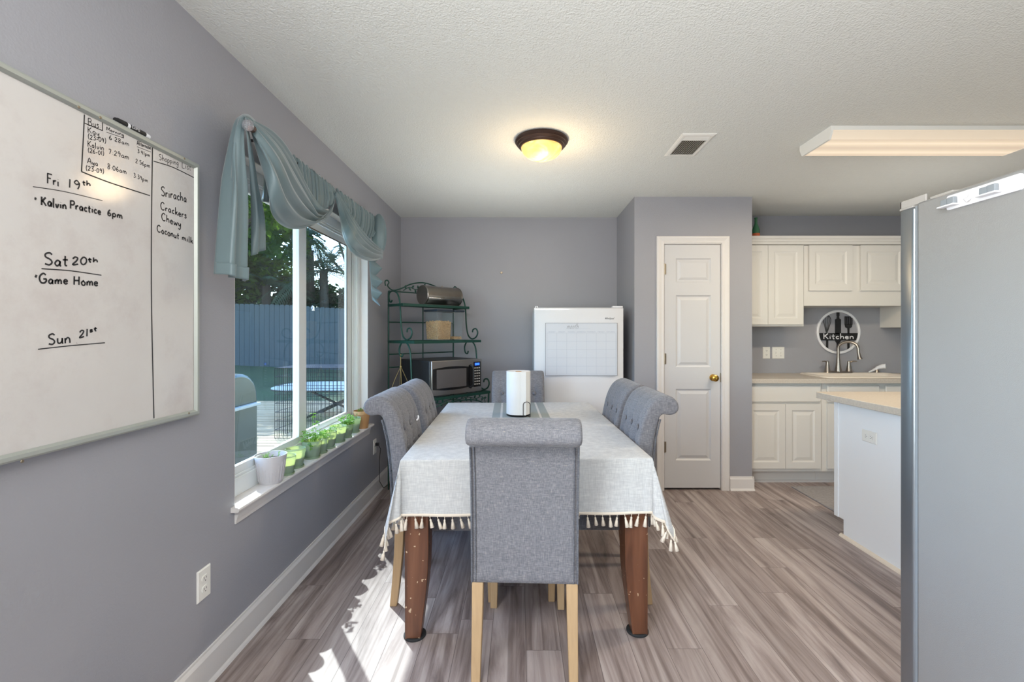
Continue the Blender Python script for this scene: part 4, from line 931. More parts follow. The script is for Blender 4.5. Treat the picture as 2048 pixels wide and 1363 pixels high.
vine(m, [(.02, -.497, .66), (.08, -.497, .76), (.16, -.497, .755), (.24, -.497, .775), (RW / 2, -.497, .765), (.44, -.497, .775), (.53, -.497, .755), (.61, -.497, .76), (.66, -.497, .66)], (0, -1, 0), 22, .04)
m.build('leaf_apron', 'green', rk, smooth=False)
m = MB(); d = .5
m.tube([(0, 0, .15), (RW, 0, .15)], .005, 6).tube([(0, -.48, .22), (0, 0, .22)], .005, 6).tube([(RW, -.48, .22), (RW, 0, .22)], .005, 6); m.build('stretcher', 'green', rk)
RM = Matrix.Translation(RK) @ Matrix.Rotation(RA, 4, 'Z')
def rk_at(x, y, z): return RM @ Vector((x, y, z))
# microwave on the bottom shelf (local x across, front towards -y)
mw = thing('microwave', 'black and steel microwave oven on the green rack', 'microwave', rk_at(RW / 2 - .01, -.25, ZS[0]), RA - R(1.5))
MWW, MWH, MWD = .255, .285, .23
MB().box(-MWW, MWW, -MWD, .20, .01, MWH).build('housing', 'black', mw, bevel=.006)
for sx in (-1, 1):
    for y in (-.18, .16): MB().lathe([(.014, 0), (.014, .011)], (sx * .2, y, 0), 12).build('foot', 'black', mw)
f0 = -MWD - .03
m = MB(); m.box(-MWW, MWW, f0, -MWD, .012, MWH); m.build('front_frame', 'steel', mw, bevel=.004)
m = MB()
def arcwin(mb, x0, x1, z0, z1, bow, y, n=14):
    top = [(x0 + (x1 - x0) * k / n, y, z1 + bow * (1 - (2 * k / n - 1) ** 2)) for k in range(n + 1)]
    bot = [(x0 + (x1 - x0) * k / n, y, z0 - bow * (1 - (2 * k / n - 1) ** 2)) for k in range(n + 1)][::-1]
    P = top + bot; mb.loft([P, [(a, y + .002, c) for a, b, c in P]])
arcwin(m, -MWW + .012, .135, .062, .222, .014, f0 - .003); m.build('door_glass', 'blackglass', mw)
m = MB(); m.box(-MWW + .045, .085, f0 - .0042, f0 - .003, .068, .216); m.build('window_screen', 'screen', mw, bevel=.002)
m = MB(); P = [(.105, .075), (.112, .05), (.135, .042), (.15, .06), (.152, .15), (.15, .225), (.135, .245), (.112, .238), (.105, .21)]
m.prism(P, f0 - .004, f0 - .001, 'y'); m.build('handle_recess', 'blackglass', mw)
m = MB(); m.tube(cr([(.128, f0 - .004, .235), (.135, f0 - .030, .215), (.137, f0 - .034, .145), (.135, f0 - .030, .075), (.128, f0 - .004, .055)], 6), .007, 8); m.build('door_handle', 'black', mw, smooth=True)
MB().box(.162, .240, f0 - .002, f0, .052, .262).build('control_panel', 'blackglass', mw, bevel=.001)
m = MB(); m.box(.178, .226, f0 - .0032, f0 - .002, .232, .252); m.build('clock_display', 'display', mw, label='blue lit clock display')
for rw_ in range(7):
    for cc in range(3):
        m = MB(); x = .170 + cc * .0225; z = .205 - rw_ * .0225; m.box(x, x + .016, f0 - .0034, f0 - .002, z, z + .010); m.build('key', 'hinge', mw)
# bread box on the top shelf
bx = thing('bread_box', 'brushed steel roll-top bread box on the top rack shelf', 'bread box', rk_at(.455, -.105, ZS[2] + .001), RA)
BR = .082; BL = .19
m = MB(); m.lathe([(BR, -BL), (BR, BL)], (0, 0, BR + .006), 48, 'x'); m.build('body', 'bread', bx, smooth=True)
for sx in (-1, 1):
    m = MB(); m.lathe([(.001, sx * (BL + .006)), (BR * .3, sx * (BL + .006)), (BR + .001, sx * (BL + .004)), (BR + .004, sx * (BL)), (BR + .004, sx * (BL - .006))], (0, 0, BR + .006), 48, 'x'); m.build('end_cap', 'steel', bx, smooth=True)
m = MB()
for k in range(1): m.tube([(-.05, -BR * .98, BR * .75), (-.05, -BR * 1.10, BR * .75), (.05, -BR * 1.10, BR * .75), (.05, -BR * .98, BR * .75)], .003, 6)
m.build('lid_handle', 'nickel', bx)
m = MB(); m.loft([[(x, (BR + .003) * math.cos(a), BR + .006 + (BR + .003) * math.sin(a)) for a in [R(195 + 60 * k / 10) for k in range(11)]] for x in (-BL + .01, BL - .01)], closed=False, cap=False); m.build('lower_lip', 'steel', bx, solid=.002, smooth=True)
m = MB(); m.box(-BL + .02, BL - .02, -.03, .03, 0, .012); m.build('base', 'bread', bx)
MB().sphere((.02, 0, BR * 2 + .010), .008, 12, 8).build('top_knob', 'nickel', bx, smooth=True)
# cereal containers on the middle shelf
def canister(x, w_, fill, label):
    t = thing('cereal_container', label, 'food container', rk_at(x, -.20, ZS[1] + .001), RA, group='plastic food containers on the rack')
    m = MB(); rings = []
    for z, k in ((0, .86), (.006, .88), (.245, 1.0)):
        ring = []; hx, hy, rr = w_ / 2 * k, .095 * k, .015
        for qx, qy, a0 in ((hx - rr, hy - rr, 0), (-hx + rr, hy - rr, 90), (-hx + rr, -hy + rr, 180), (hx - rr, -hy + rr, 270)):
            for i in range(4): a = R(a0 + 30 * i); ring.append((qx + rr * math.cos(a), qy + rr * math.sin(a), z))
        rings.append(ring)
    m.loft(rings, cap=False); n = 16; m.add(rings[0], [tuple(range(16))]); m.build('container', 'clear', t, smooth=True, angle=50)
    m = MB(); m.box(-w_ / 2 - .003, w_ / 2 + .003, -.098, .098, .243, .262); m.build('lid', 'lid', t, bevel=.004, label='dark blue lid')
    m = MB(); rings = []; q = .008
    zt = fill
    for z in (.006, zt * .5, zt):
        k = .88 + .12 * z / .245; hx, hy = (w_ / 2) * k - .008, .095 * k - .008; rings.append([(-hx, -hy, z), (hx, -hy, z), (hx, hy, z + (.012 if z == zt else 0)), (-hx, hy, z)])
    m.loft(rings); rr = random.Random(5)
    for k in range(int(160 * w_ / .15)):
        m.sphere((rr.uniform(-w_ / 2 + .014, w_ / 2 - .014), rr.uniform(-.08, .08), zt + rr.uniform(-.004, .008)), .006, 6, 4)
    for k in range(int(420 * zt / .155 * w_ / .15)):
        z = rr.uniform(.012, zt); kk = .88 + .12 * z / .245; hx, hy = (w_ / 2) * kk - .004, .095 * kk - .004
        if rr.random() < .6: c = (rr.uniform(-hx + .01, hx - .01), -hy, z)
        else: c = (-hx, rr.uniform(-hy + .01, hy - .01), z)
        m.sphere(c, rr.uniform(.004, .0065), 6, 4, (1, .7, rr.uniform(.6, 1)))
    o = m.build('cereal', 'cereal', t); o['kind'] = 'stuff'
    return t
canister(.365, .168, .155, 'wide clear plastic container over half full of cereal, dark lid, on the rack')
canister(.520, .110, .018, 'narrow clear plastic container nearly empty with dark lid on the rack')
# macrame hanger from the scroll
hp = rk_at(0, -.185, 1.125)
hg = thing('plant_hanger', 'jute string plant hanger with a pot hanging from the green rack scroll', 'plant hanger', hp)
m = MB(); rr = random.Random(2)
m.tube([(0, 0, .012), (0, 0, -.085)], .0028, 6); m.sphere((0, 0, -.088), .008, 8, 6); m.sphere((0, 0, -.01), .007, 8, 6)
m.build('knotted_cord', 'jute', hg)
for k in range(4):
    a = R(200 + 90 * k); rad = .095
    m = MB(); m.tube(cr([(0, 0, -.088), (rad * .6 * math.cos(a), rad * .6 * math.sin(a), -.22), (rad * math.cos(a), rad * math.sin(a), -.36), (rad * .8 * math.cos(a), rad * .8 * math.sin(a), -.44), (0, 0, -.47)], 5), .0018, 5); m.build('string', 'jute', hg)
m = MB(); m.lathe([(.001, -.46), (.05, -.46), (.075, -.42), (.085, -.35), (.083, -.35), (.001, -.36)], (0, 0, 0), 20); m.build('hanging_pot', 'whitepot', hg, smooth=True)

# ------------------------------------------------------------------ kitchen
def cab(name, label, x0, x1, y0, y1, z0, z1, doors, drawers=(), group=None, toe=0, gap=.003):
    """box cabinet, front at y0 facing -Y"""
    t = thing(name, label, 'cabinet', ((x0 + x1) / 2, y0, z0), group=group); o = t.location
    b = MB(); b.box(x0, x1, y0 + .02, y1, z0 + toe, z1)
    if toe: b.box(x0, x1, y0 + .10, y1, 0, toe)
    b.build('body', 'cabinet', t, world=True)
    for a, c, e, f in doors:
        m = panel_slab(MB(), a + gap / 2, c - gap / 2, e, f, y0, .019, [(a + .055, c - .055, e + .055, f - .055)], .006); m.build('door', 'cabinet', t, world=True)
    for a, c, e, f in drawers:
        m = MB(); m.box(a + gap / 2, c - gap / 2, y0, y0 + .019, e, f); m.build('drawer', 'cabinet', t, bevel=.005, world=True)
    return t
UY = 4.10
X0k = 1.93
cab('wall_cabinet', 'tall white wall cabinet with two narrow doors beside the pantry wall', X0k + .005, 2.568, UY, KY - .001, 1.369, 2.11, [(1.945, 2.235, 1.385, 2.10), (2.235, 2.556, 1.385, 2.10)])
cab('wall_cabinet', 'short white wall cabinet above the kitchen sink with valance board', 2.570, 3.49, UY, KY - .001, 1.555, 2.11, [(2.605, 3.0, 1.69, 2.10), (3.07, 3.48, 1.69, 2.10)])
cab('wall_cabinet', 'white wall cabinet right of the sink, partly behind the refrigerator', 3.495, 4.3, UY, KY - .001, 1.36, 2.11, [(3.51, 3.9, 1.385, 2.10), (3.9, 4.28, 1.385, 2.10)])
m = MB(); pr = [(UY + .02, 2.105), (UY - .006, 2.105), (UY - .006, 2.125), (UY - .014, 2.132), (UY - .014, 2.148), (UY - .024, 2.156), (UY - .03, 2.178), (UY + .02, 2.178)]
m.loft([[(x, a, b) for a, b in pr] for x in (X0k + .003, 4.3)]); m.box(X0k + .003, 4.3, UY + .02, KY, 2.10, 2.112); struct('trim_3', m, 'cabinet')
bt = thing('bottle', 'green glass bottle with orange label on top of the wall cabinets', 'bottle', (2.152, 4.15, 2.113))
m = MB(); m.lathe([(.03, 0), (.032, .004), (.032, .13), (.024, .16), (.013, .19), (.012, .235), (.014, .236), (.014, .246), (.001, .247)], (0, 0, 0), 24); m.build('glass_body', 'bottle', bt, smooth=True)
m = MB(); m.lathe([(.0325, .03), (.0325, .10)], (0, 0, 0), 24, cap=False); m.build('label', 'label', bt, smooth=True)
FY = 3.905; CT = .918
cab('base_cabinet', 'white base cabinet with one wide drawer and two doors beside pantry', X0k + .005, 2.600, FY, KY - .001, 0, CT - .04, [(1.945, 2.279, .145, .700), (2.279, 2.585, .145, .700)], [(1.945, 2.585, .716, .858)], toe=.115)
cab('base_cabinet', 'white sink base cabinet behind the island under the white sink', 2.602, 3.50, FY, KY - .001, 0, CT - .04, [(2.64, 3.05, .145, .700), (3.07, 3.48, .145, .700)], [(2.64, 3.09, .716, .858), (3.14, 3.48, .716, .858)], toe=.115)
cab('base_cabinet', 'white base cabinet right of the sink, behind the refrigerator', 3.502, 4.3, FY, KY - .001, 0, CT - .04, [(3.52, 3.9, .145, .700), (3.9, 4.28, .145, .700)], [(3.52, 4.28, .716, .858)], toe=.115)
m = MB(); m.box(X0k + .003, 4.3, FY + .085, FY + .10, 0, .018); struct('baseboard_kitchen', m, 'trim')
# countertop with a cut-out for the sink
SX0, SX1, SY0, SY1 = 2.70, 3.46, 3.965, 4.335
ct = MB(); cy0 = FY - .028
for a, b, c, d in ((X0k + .003, SX0, cy0, KY - .001), (SX1, 4.3, cy0, KY - .001), (SX0, SX1, cy0, SY0), (SX0, SX1, SY1, KY - .001)): ct.box(a, b, c, d, CT - .038, CT)
tag(ct.build('countertop', 'laminate'), 'grey speckled laminate kitchen countertop along the far wall around the sink', 'countertop')
sk = thing('kitchen_sink', 'white drop-in kitchen sink in the speckled countertop', 'sink', ((SX0 + SX1) / 2, (SY0 + SY1) / 2, CT))
m = MB(); cxs, cys = (SX0 + SX1) / 2, (SY0 + SY1) / 2
def rr_(hx, hy, r0, z, n=6):
    out = []
    for qx, qy, a0 in ((hx - r0, hy - r0, 0), (-hx + r0, hy - r0, 90), (-hx + r0, -hy + r0, 180), (hx - r0, -hy + r0, 270)):
        for i in range(n): a = R(a0 + 90 * i / (n - 1)); out.append((qx + r0 * math.cos(a), qy + r0 * math.sin(a), z))
    return out
hx, hy = .425, .208
m.loft([rr_(hx, hy, .05, 0), rr_(hx, hy, .05, .006), rr_(hx - .01, hy - .01, .05, .013), rr_(hx - .035, hy - .03, .05, .012), rr_(hx - .05, hy - .045, .05, -.005), rr_(hx - .07, hy - .06, .05, -.15), rr_(hx - .12, hy - .1, .05, -.165)], cap=False)
m.add(rr_(hx - .12, hy - .1, .05, -.165), [tuple(range(24))]); m.build('basin', 'sink', sk, smooth=True, angle=50)
MB().lathe([(.001, -.160), (.04, -.160), (.042, -.164)], (0, 0, 0), 20).build('drain', 'nickel', sk)
fc = thing('kitchen_faucet', 'brushed nickel gooseneck faucet with two lever handles on the sink', 'faucet', (3.045, 4.355, CT))
m = MB(); m.loft([rr_(.135, .03, .028, 0, 5), rr_(.135, .03, .028, .018, 5), rr_(.128, .024, .022, .024, 5)]); m.build('deck_plate', 'nickel', fc, smooth=True, angle=50)
m = MB(); m.lathe([(.028, .022), (.026, .04), (.018, .10), (.014, .16)], (0, 0, 0), 20)
gp = [(0, 0, .15), (0, 0, .23)] + [(.055 - .055 * math.cos(R(a)), -.055 + .055 * math.cos(R(a)), .245 + .062 * math.sin(R(a))) for a in range(0, 181, 15)] + [(.112, -.112, .20)]
m.tube(gp, .0125, 12); m.tube([(.112, -.112, .205), (.116, -.116, .17), (.12, -.12, .145)], [.0125, .016, .021], 14); m.build('spout', 'nickel', fc, smooth=True)
for sx in (-1, 1):
    m = MB(); m.lathe([(.027, .022), (.022, .045), (.014, .095), (.013, .118), (.009, .122), (.001, .123)], (sx * .103, 0, 0), 18); h = m.build('handle', 'nickel', fc, smooth=True)
    m = MB(); m.tube([(sx * .103, 0, .108), (sx * .135, -.012, .122), (sx * .165, -.02, .120)], [.008, .006, .0045], 8); m.build('lever', 'nickel', h, smooth=True)
sy = thing('side_sprayer', 'white hand sprayer leaning on its holder at the sink edge', 'sprayer', (3.415, 4.355, CT + .012))
m = MB(); m.lathe([(.022, 0), (.022, .008), (.014, .02), (.012, .03)], (0, 0, 0), 16); m.build('holder', 'nickel', sy, smooth=True)
m = MB(); m.tube([(-.085, -.01, .004), (-.04, -.005, .022), (.0, 0, .04), (.02, -.004, .052)], [.006, .009, .014, .018], 10); m.tube([(.0, 0, .045), (.035, -.03, .062), (.05, -.045, .064)], [.014, .022, .024], 14); m.build('spray_head', 'whiteplastic', sy, smooth=True)
# Kitchen sign
sg_ = thing('kitchen_sign', 'round white ring sign with black utensils and the word Kitchen', 'wall sign', (3.083, KY, 1.318))
RS = .212
m = MB(); m.loft([[(rr * math.cos(a), y, rr * math.sin(a)) for rr, y in ((RS, -.001), (RS, -.018), (RS - .004, -.02), (RS - .018, -.02), (RS - .022, -.018), (RS - .022, -.001))] for a in [2 * PI * k / 64 for k in range(65)]], cap=False); m.build('ring', 'whiteplastic', sg_, smooth=True, angle=40)
def cut(mb, pts): mb.prism([(x, z) for x, z in pts], -.012, -.006, 'y')
m = MB(); zb0, zb1 = -.082, -.012; rb = RS - .012
cut(m, [(-math.sqrt(rb ** 2 - zb1 ** 2), zb1), (math.sqrt(rb ** 2 - zb1 ** 2), zb1), (math.sqrt(rb ** 2 - zb0 ** 2), zb0), (-math.sqrt(rb ** 2 - zb0 ** 2), zb0)]); m.build('banner', 'black', sg_)
m = MB(); w1 = .027; z2 = RS - .015
cut(m, [(-.013, z2), (.013, z2), (.013, .155), (.009, .15), (.012, .13), (w1, .122), (w1, -.02), (-w1, -.02), (-w1, .122), (-.012, .13), (-.009, .15), (-.013, .155)])
cut(m, [(-w1, -.08), (w1, -.08), (w1, -.085), (.012, -.108), (.009, -.125), (.013, -.14), (.013, -z2), (-.013, -z2), (-.013, -.14), (-.009, -.125), (-.012, -.108), (-w1, -.085)]); m.build('rolling_pin', 'black', sg_)
m = MB(); xw = -.105
for s in (-1, -.55, 0, .55, 1): m.tube(cr([(xw - .004 + s * .003, -.009, -.01), (xw + s * .024, -.009, .06), (xw + s * .036, -.009, .115), (xw + s * .022, -.009, .15), (xw, -.009, .163)], 5), .0028, 5)
cut(m, [(xw - .009, -.08), (xw + .009, -.08), (xw + .009, -math.sqrt(rb ** 2 - .095 ** 2)), (xw - .009, -math.sqrt(rb ** 2 - .095 ** 2) + .01)]); m.build('whisk', 'black', sg_)
m = MB(); xs_ = .102
for k in range(5): cut(m, [(xs_ - .036 + k * .0162, .148), (xs_ - .036 + k * .0162 + .0075, .148), (xs_ - .036 + k * .0162 + .0075, .07), (xs_ - .036 + k * .0162, .07)])
cut(m, [(xs_ - .036, .145), (xs_ + .036, .145), (xs_ + .036, .150), (xs_ - .036, .150)]); cut(m, [(xs_ - .036, .075), (xs_ + .036, .075), (xs_ + .03, .045), (xs_ + .008, .035), (xs_ + .007, -.02), (xs_ - .007, -.02), (xs_ - .008, .035), (xs_ - .03, .045)])
cut(m, [(xs_ - .009, -.08), (xs_ + .009, -.08), (xs_ + .009, -math.sqrt(rb ** 2 - .111 ** 2)), (xs_ - .009, -math.sqrt(rb ** 2 - .095 ** 2))]); m.build('spatula', 'black', sg_)
m = MB(); write(m, 'Kitchen', (-.145, -.0125, -.068), (.150, -.0125, -.068), .052, .008, nrm=(0, -1, 0)); write(m, 'Kitchen', (-.147, -.0124, -.066), (.148, -.0124, -.066), .052, .005, nrm=(0, -1, 0)); m.build('lettering', 'whiteplastic', sg_)

# ------------------------------------------------------------------ island
il = thing('kitchen_island', 'white kitchen island with speckled top, end panel facing dining area', 'island', (2.5, 2.6, 0))
IX0, IY1 = 2.08, 3.0
m = MB(); m.prism([(1.45, 0), (2.925, 0), (2.925, .112), (IY1, .112), (IY1, .875), (1.45, .875)], IX0, 2.98, 'x'); m.build('body', 'island', il, world=True)
MB().box(IX0 - .006, IX0, IY1 - .03, IY1 + .004, .112, .875).build('corner_trim', 'island', il, world=True)
m = MB(); m.loft([[(IX0 - a, y, b) for a, b in ((0, 0), (.018, 0), (.016, .008), (.009, .016), (0, .018))] for y in (1.45, 2.945)]); m.build('shoe_moulding', 'cream', il, world=True)
top = [(3.1, 1.40), (3.1, 3.085), (2.03, 3.085), (1.998, 3.07), (1.992, 2.9), (1.998, 2.6), (2.012, 2.35), (2.03, 2.0), (2.03, 1.40)]
m = MB(); m.prism(top, .873, .913, 'z'); m.build('top', 'laminate', il, bevel=.003, world=True)
rg = MB(); rg.box(2.30, 3.0, 3.30, 3.86, 0, .012); tag(rg.build('floor_mat', 'rug', bevel=.003), 'grey woven kitchen floor mat behind the island', 'mat')

# ------------------------------------------------------------------ refrigerator
rf = thing('refrigerator', 'large grey refrigerator seen from its side at the frame edge', 'refrigerator', (1.79, 1.17, 0))
FX = 1.330
MB().box(FX, FX + .91, .80, 1.526, .03, 1.749).build('cabinet', 'fridge', rf, bevel=.008, world=True)
for a, b in ((FX, FX + .452), (FX + .458, FX + .91)):
    m = MB(); rings = []
    for z, e in ((.06, .004), (.066, 0), (1.732, 0), (1.738, .004)):
        k = []
        for qx, qy, a0 in ((b - .012 - e, 1.597 - .012 - e, 0), (a + .012 + e, 1.597 - .012 - e, 90), (a + .012 + e, 1.537 + .010 + e, 180), (b - .012 - e, 1.537 + .010 + e, 270)):
            for i in range(5): an = R(a0 + 90 * i / 4); k.append((qx + .012 * math.cos(an), qy + .012 * math.sin(an), z))
        rings.append(k)
    m.loft(rings); dd_ = m.build('door', 'fridgedoor', rf, smooth=True, world=True)
    hx_ = b - .05 if a == FX else a + .05
    MB().tube([(hx_, 1.597, .7), (hx_, 1.64, .72), (hx_, 1.64, 1.38), (hx_, 1.597, 1.40)], .009, 8).build('handle', 'nickel', dd_, smooth=True, world=False).location = (-1.79, -1.17, 0)
MB().box(FX + .004, FX + .9, 1.527, 1.536, .06, 1.74).build('door_gasket', 'clip', rf, world=True)
m = MB(); m.box(FX + .004, FX + .09, 1.545, 1.60, 1.739, 1.746).box(FX + .008, FX + .014, 1.50, 1.602, 1.746, 1.772).box(FX + .008, FX + .10, 1.595, 1.602, 1.746, 1.772).box(FX + .02, FX + .08, 1.42, 1.50, 1.75, 1.760); m.build('hinge_cover', 'hinge', rf, bevel=.002, world=True)
for x in (FX + .08, FX + .83):
    for y in (.88, 1.45): MB().lathe([(.025, 0), (.025, .035)], (x, y, 0), 12).build('foot', 'black', rf, world=True)
hk = thing('broom_holder', 'white magnetic broom holder with grey clips on the refrigerator side', 'rack', (FX, 1.31, 1.71))
m = MB(); rings = []
def plate(y0, y1, z0, z1, x, t, r0=.006):
    out = []
    for qy, qz, a0 in ((y1 - r0, z1 - r0, 0), (y0 + r0, z1 - r0, 90), (y0 + r0, z0 + r0, 180), (y1 - r0, z0 + r0, 270)):
        for i in range(5): a = R(a0 + 90 * i / 4); out.append((qy + r0 * math.cos(a), qz + r0 * math.sin(a)))
    return [[(x, a, b) for a, b in out], [(x - t, a, b) for a, b in out]]
m.loft(plate(1.201, 1.412, 1.692, 1.736, FX, .006)); m.build('backplate', 'whiteplastic', hk, world=True)
for ya in (1.252, 1.372):
    m = MB(); m.box(FX - .028, FX - .006, ya - .004, ya + .052, 1.700, 1.705); m.build('tray', 'whiteplastic', hk, bevel=.002, world=True)
    for s in (0, 1):
        m = MB(); m.box(FX - .022 + s * .004, FX - .010 + s * .004, ya + .002 + s * .026, ya + .024 + s * .026, 1.705, 1.726); m.build('clip', 'clip', hk, bevel=.002, world=True, label='grey rubber clip')
m = MB(); m.tube([(FX - .006, 1.335, 1.722), (FX - .012, 1.335, 1.708), (FX - .020, 1.335, 1.702), (FX - .024, 1.335, 1.708)], .005, 8); m.build('hook', 'whiteplastic', hk, world=True, smooth=True)
# ------------------------------------------------------------------ curtain hardware
def q(x, y, X): return px(x, y, X=X)
A0, A1 = q(520, 272, -1.095), q(752, 442, -1.095)
cr_ = thing('curtain_rod', 'thin dark curtain rod above the picture window inside the gathered valance', 'curtain rod', (A0 + A1) / 2)
m = MB(); m.tube([A0, A1], .008, 10); m.build('rod', 'blackmetal', cr_, smooth=True, world=True)
for P in (A0.lerp(A1, .03), A0.lerp(A1, .97)): m = MB(); m.tube([P, P + Vector((-.075, 0, 0))], .006, 8); m.build('bracket', 'blackmetal', cr_, world=True)
K = q(496, 251, -1.0)
hb = thing('curtain_finial', 'faceted crystal finial on the near end of the curtain rod', 'curtain finial', K)
m = MB(); m.sphere(K, .021, 9, 6); m.build('crystal_knob', 'crystal', hb, world=True, label='faceted clear crystal knob')
m = MB(); m.tube([K + Vector((0, .012, -.004)), A0], .008, 10); m.lathe([(.006, .018), (.014, .022), (.014, .030), (.008, .034)], K, 16, 'y'); m.build('stem', 'bronze', hb, world=True)
# ------------------------------------------------------------------ valance: one sewn drapery, its pieces are parts
va = thing('valance', 'sage green satin swag valance draped over the picture window', 'curtain', (A0 + A1) / 2)
def fold(n, amp, ph=0, ax=(1, 0, 0), on='u', taper=None):
    def d(u, v):
        t = u if on == 'u' else v
        k = amp * (taper(u, v) if taper else 1) * (math.sin(2 * PI * n * t + ph) + .35 * math.sin(2 * PI * n * 2.3 * t + ph * 2))
        return (ax[0] * k, ax[1] * k, ax[2] * k)
    return d
S = 'satin'; TH = .0025
# gathered skirt on the rod, two lengths with a gap in the middle
def skirt(P0, P1, bottom, ng, name='gathered_skirt'):
    top = [P0.lerp(P1, t / 8) + Vector((0, 0, .028)) for t in range(9)]; rod = [p + Vector((.012, 0, -.030)) for p in top]; rod2 = [p + Vector((.010, 0, -.052)) for p in top]
    b = resample(cr(bottom, 8), 9)
    mid = [rod2[i].lerp(b[i], .5) + Vector((.008, 0, 0)) for i in range(9)]
    def d(u, v):
        t = 2 * PI * ng * u; k = math.sin(t + .8 * math.sin(t * .37)) + .3 * math.sin(2.7 * t)
        amp = .009 + .010 * v if v > .2 else .009
        return (k * amp, .004 * math.cos(t * 1.3), (.005 * math.sin(3 * t) if v < .06 else 0))
    m = sheet([top, rod, rod2, mid, b], nu=ng * 9, nv=16, disp=d); return m.build(name, S, va, smooth=True, world=True, solid=TH, angle=0)
C0 = q(669, 383, -1.085)
Am = A0.lerp(A1, .635); 
skirt(A0, q(667, 384, -1.095), [q(526, 402, -1.10), q(545, 404, -1.10), q(572, 412, -1.095), q(610, 418, -1.095), q(645, 420, -1.09), q(663, 400, -1.09)], 17)
skirt(q(671, 386, -1.095), A1, [q(676, 396, -1.09), q(690, 432, -1.09), q(712, 462, -1.09), q(730, 478, -1.09), q(742, 470, -1.09)], 13)
# near swag
X = -1.06
c1 = [q(487, 234, X), q(540, 262, X + .01), q(576, 306, X + .02), q(616, 385, X), q(643, 417, -1.03), q(662, 420, -1.06), q(669, 398, -1.08), q(670, 386, -1.085)]
c2 = [q(489, 233, X + .02), q(530, 268, X + .05), q(563, 322, X + .09), q(598, 396, X + .07), q(632, 430, X + .02), q(660, 428, -1.04), q(669, 402, -1.07), q(670, 386, -1.08)]
c3 = [q(494, 236, X + .03), q(522, 282, X + .075), q(549, 342, X + .12), q(575, 410, X + .11), q(612, 443, X + .06), q(652, 435, -1.01), q(667, 408, -1.06), q(670, 387, -1.078)]
c4 = [q(499, 245, X + .03), q(520, 300, X + .07), q(541, 362, X + .115), q(556, 424, X + .11), q(595, 455, X + .06), q(640, 443, -1.00), q(665, 414, -1.055), q(669, 388, -1.075)]
c5 = [q(503, 258, X + .015), q(521, 316, X + .04), q(538, 374, X + .07), q(540, 430, X + .07), q(572, 456, X + .03), q(625, 446, -1.02), q(661, 416, -1.06), q(669, 390, -1.078)]
def dsw(u, v):
    k = math.sin(PI * min(1, u * 1.15 + .02)) ** .6
    a = math.sin(2 * PI * 4.2 * v + 1.2 * u) + .4 * math.sin(2 * PI * 9 * v + 4 * u)
    return (a * .013 * k, 0, a * .006 * k)
sheet([c1, c2, c3, c4, c5], nu=70, nv=56, disp=dsw).build('swag', S, va, smooth=True, world=True, solid=TH, angle=0)
# far swag
X = -1.02
e1 = [q(672, 383, -1.08), q(690, 412, -1.05), q(709, 443, X + .02), q(733, 474, X + .03), q(752, 492, X + .02), q(766, 501, X)]
e2 = [q(672, 384, -1.075), q(688, 424, -1.03), q(704, 458, X + .06), q(727, 487, X + .08), q(750, 503, X + .06), q(766, 506, X + .01)]
e3 = [q(671, 385, -1.07), q(685, 434, -1.03), q(697, 474, X + .06), q(718, 502, X + .085), q(746, 514, X + .06), q(766, 511, X + .01)]
e4 = [q(670, 386, -1.07), q(682, 436, -1.05), q(691, 478, X + .02), q(712, 508, X + .05), q(742, 520, X + .04), q(765, 516, X)]
sheet([e1, e2, e3, e4], nu=60, nv=44, disp=lambda u, v: (.011 * math.sin(2 * PI * 4.6 * v + u) * math.sin(PI * min(1, u * 1.05 + .03)) ** .5, 0, .004 * math.sin(2 * PI * 4.6 * v + u))).build('swag', S, va, smooth=True, world=True, solid=TH, angle=0)
# near tail: outer panel with hem and an inner fold
X = -1.075
t1 = [q(484, 231, X), q(468, 246, X), q(455, 320, X - .02), q(441, 420, X - .03), q(429, 545, X - .035)]
t2 = [q(485, 231, X + .015), q(474, 248, X + .03), q(464, 320, X + .03), q(455, 420, X + .03), q(446, 549, X + .03)]
t3 = [q(486, 232, X + .02), q(479, 252, X + .045), q(474, 320, X + .05), q(470, 420, X + .05), q(464, 553, X + .05)]
t4 = [q(487, 233, X + .025), q(484, 256, X + .045), q(483, 325, X + .045), q(485, 420, X + .04), q(481, 558, X + .04)]
t5 = [q(488, 234, X + .03), q(488, 258, X + .045), q(490, 330, X + .06), q(500, 430, X + .06), q(497, 562, X + .05)]
def dt(u, v): k = min(1, u * 2.2); return (.018 * k * (math.sin(2 * PI * 2.6 * v + .5) + .3 * math.sin(2 * PI * 6 * v)), 0, 0)
sheet([t1, t2, t3, t4, t5], nu=50, nv=44, disp=dt).build('tail', S, va, smooth=True, world=True, solid=TH, angle=0)
def off_(P, dx): return P + Vector((dx, 0, 0))
hemr = [[off_(q(x, y, X_ + .004), 0) for x, y in ((a, b), (a - .5, b + 11), (a - 1.2, b + 24))] for a, b, X_ in ((430.6, 521, X - .034), (447.3, 525, X + .03), (464.8, 529, X + .05), (481.8, 534, X + .04), (498.4, 539, X + .05))]
sheet(hemr, nu=8, nv=44, disp=lambda u, v: (.004 + .018 * (math.sin(2 * PI * 2.6 * v + .5) + .3 * math.sin(2 * PI * 6 * v)), 0, 0)).build('tail_hem', 'satin', va, smooth=True, world=True, solid=TH, angle=0)
X = -1.06
i1 = [q(490, 236, X + .05), q(493, 262, X + .05), q(499, 340, X + .03), q(502, 430, X), q(502, 511, X)]
i2 = [q(491, 237, X + .05), q(496, 270, X + .04), q(506, 350, X + .03), q(515, 430, X + .02), q(517, 505, X + .01)]
i3 = [q(492, 238, X + .04), q(499, 276, X + .02), q(512, 365, X + .01), q(528, 428, X), q(532, 497, X)]
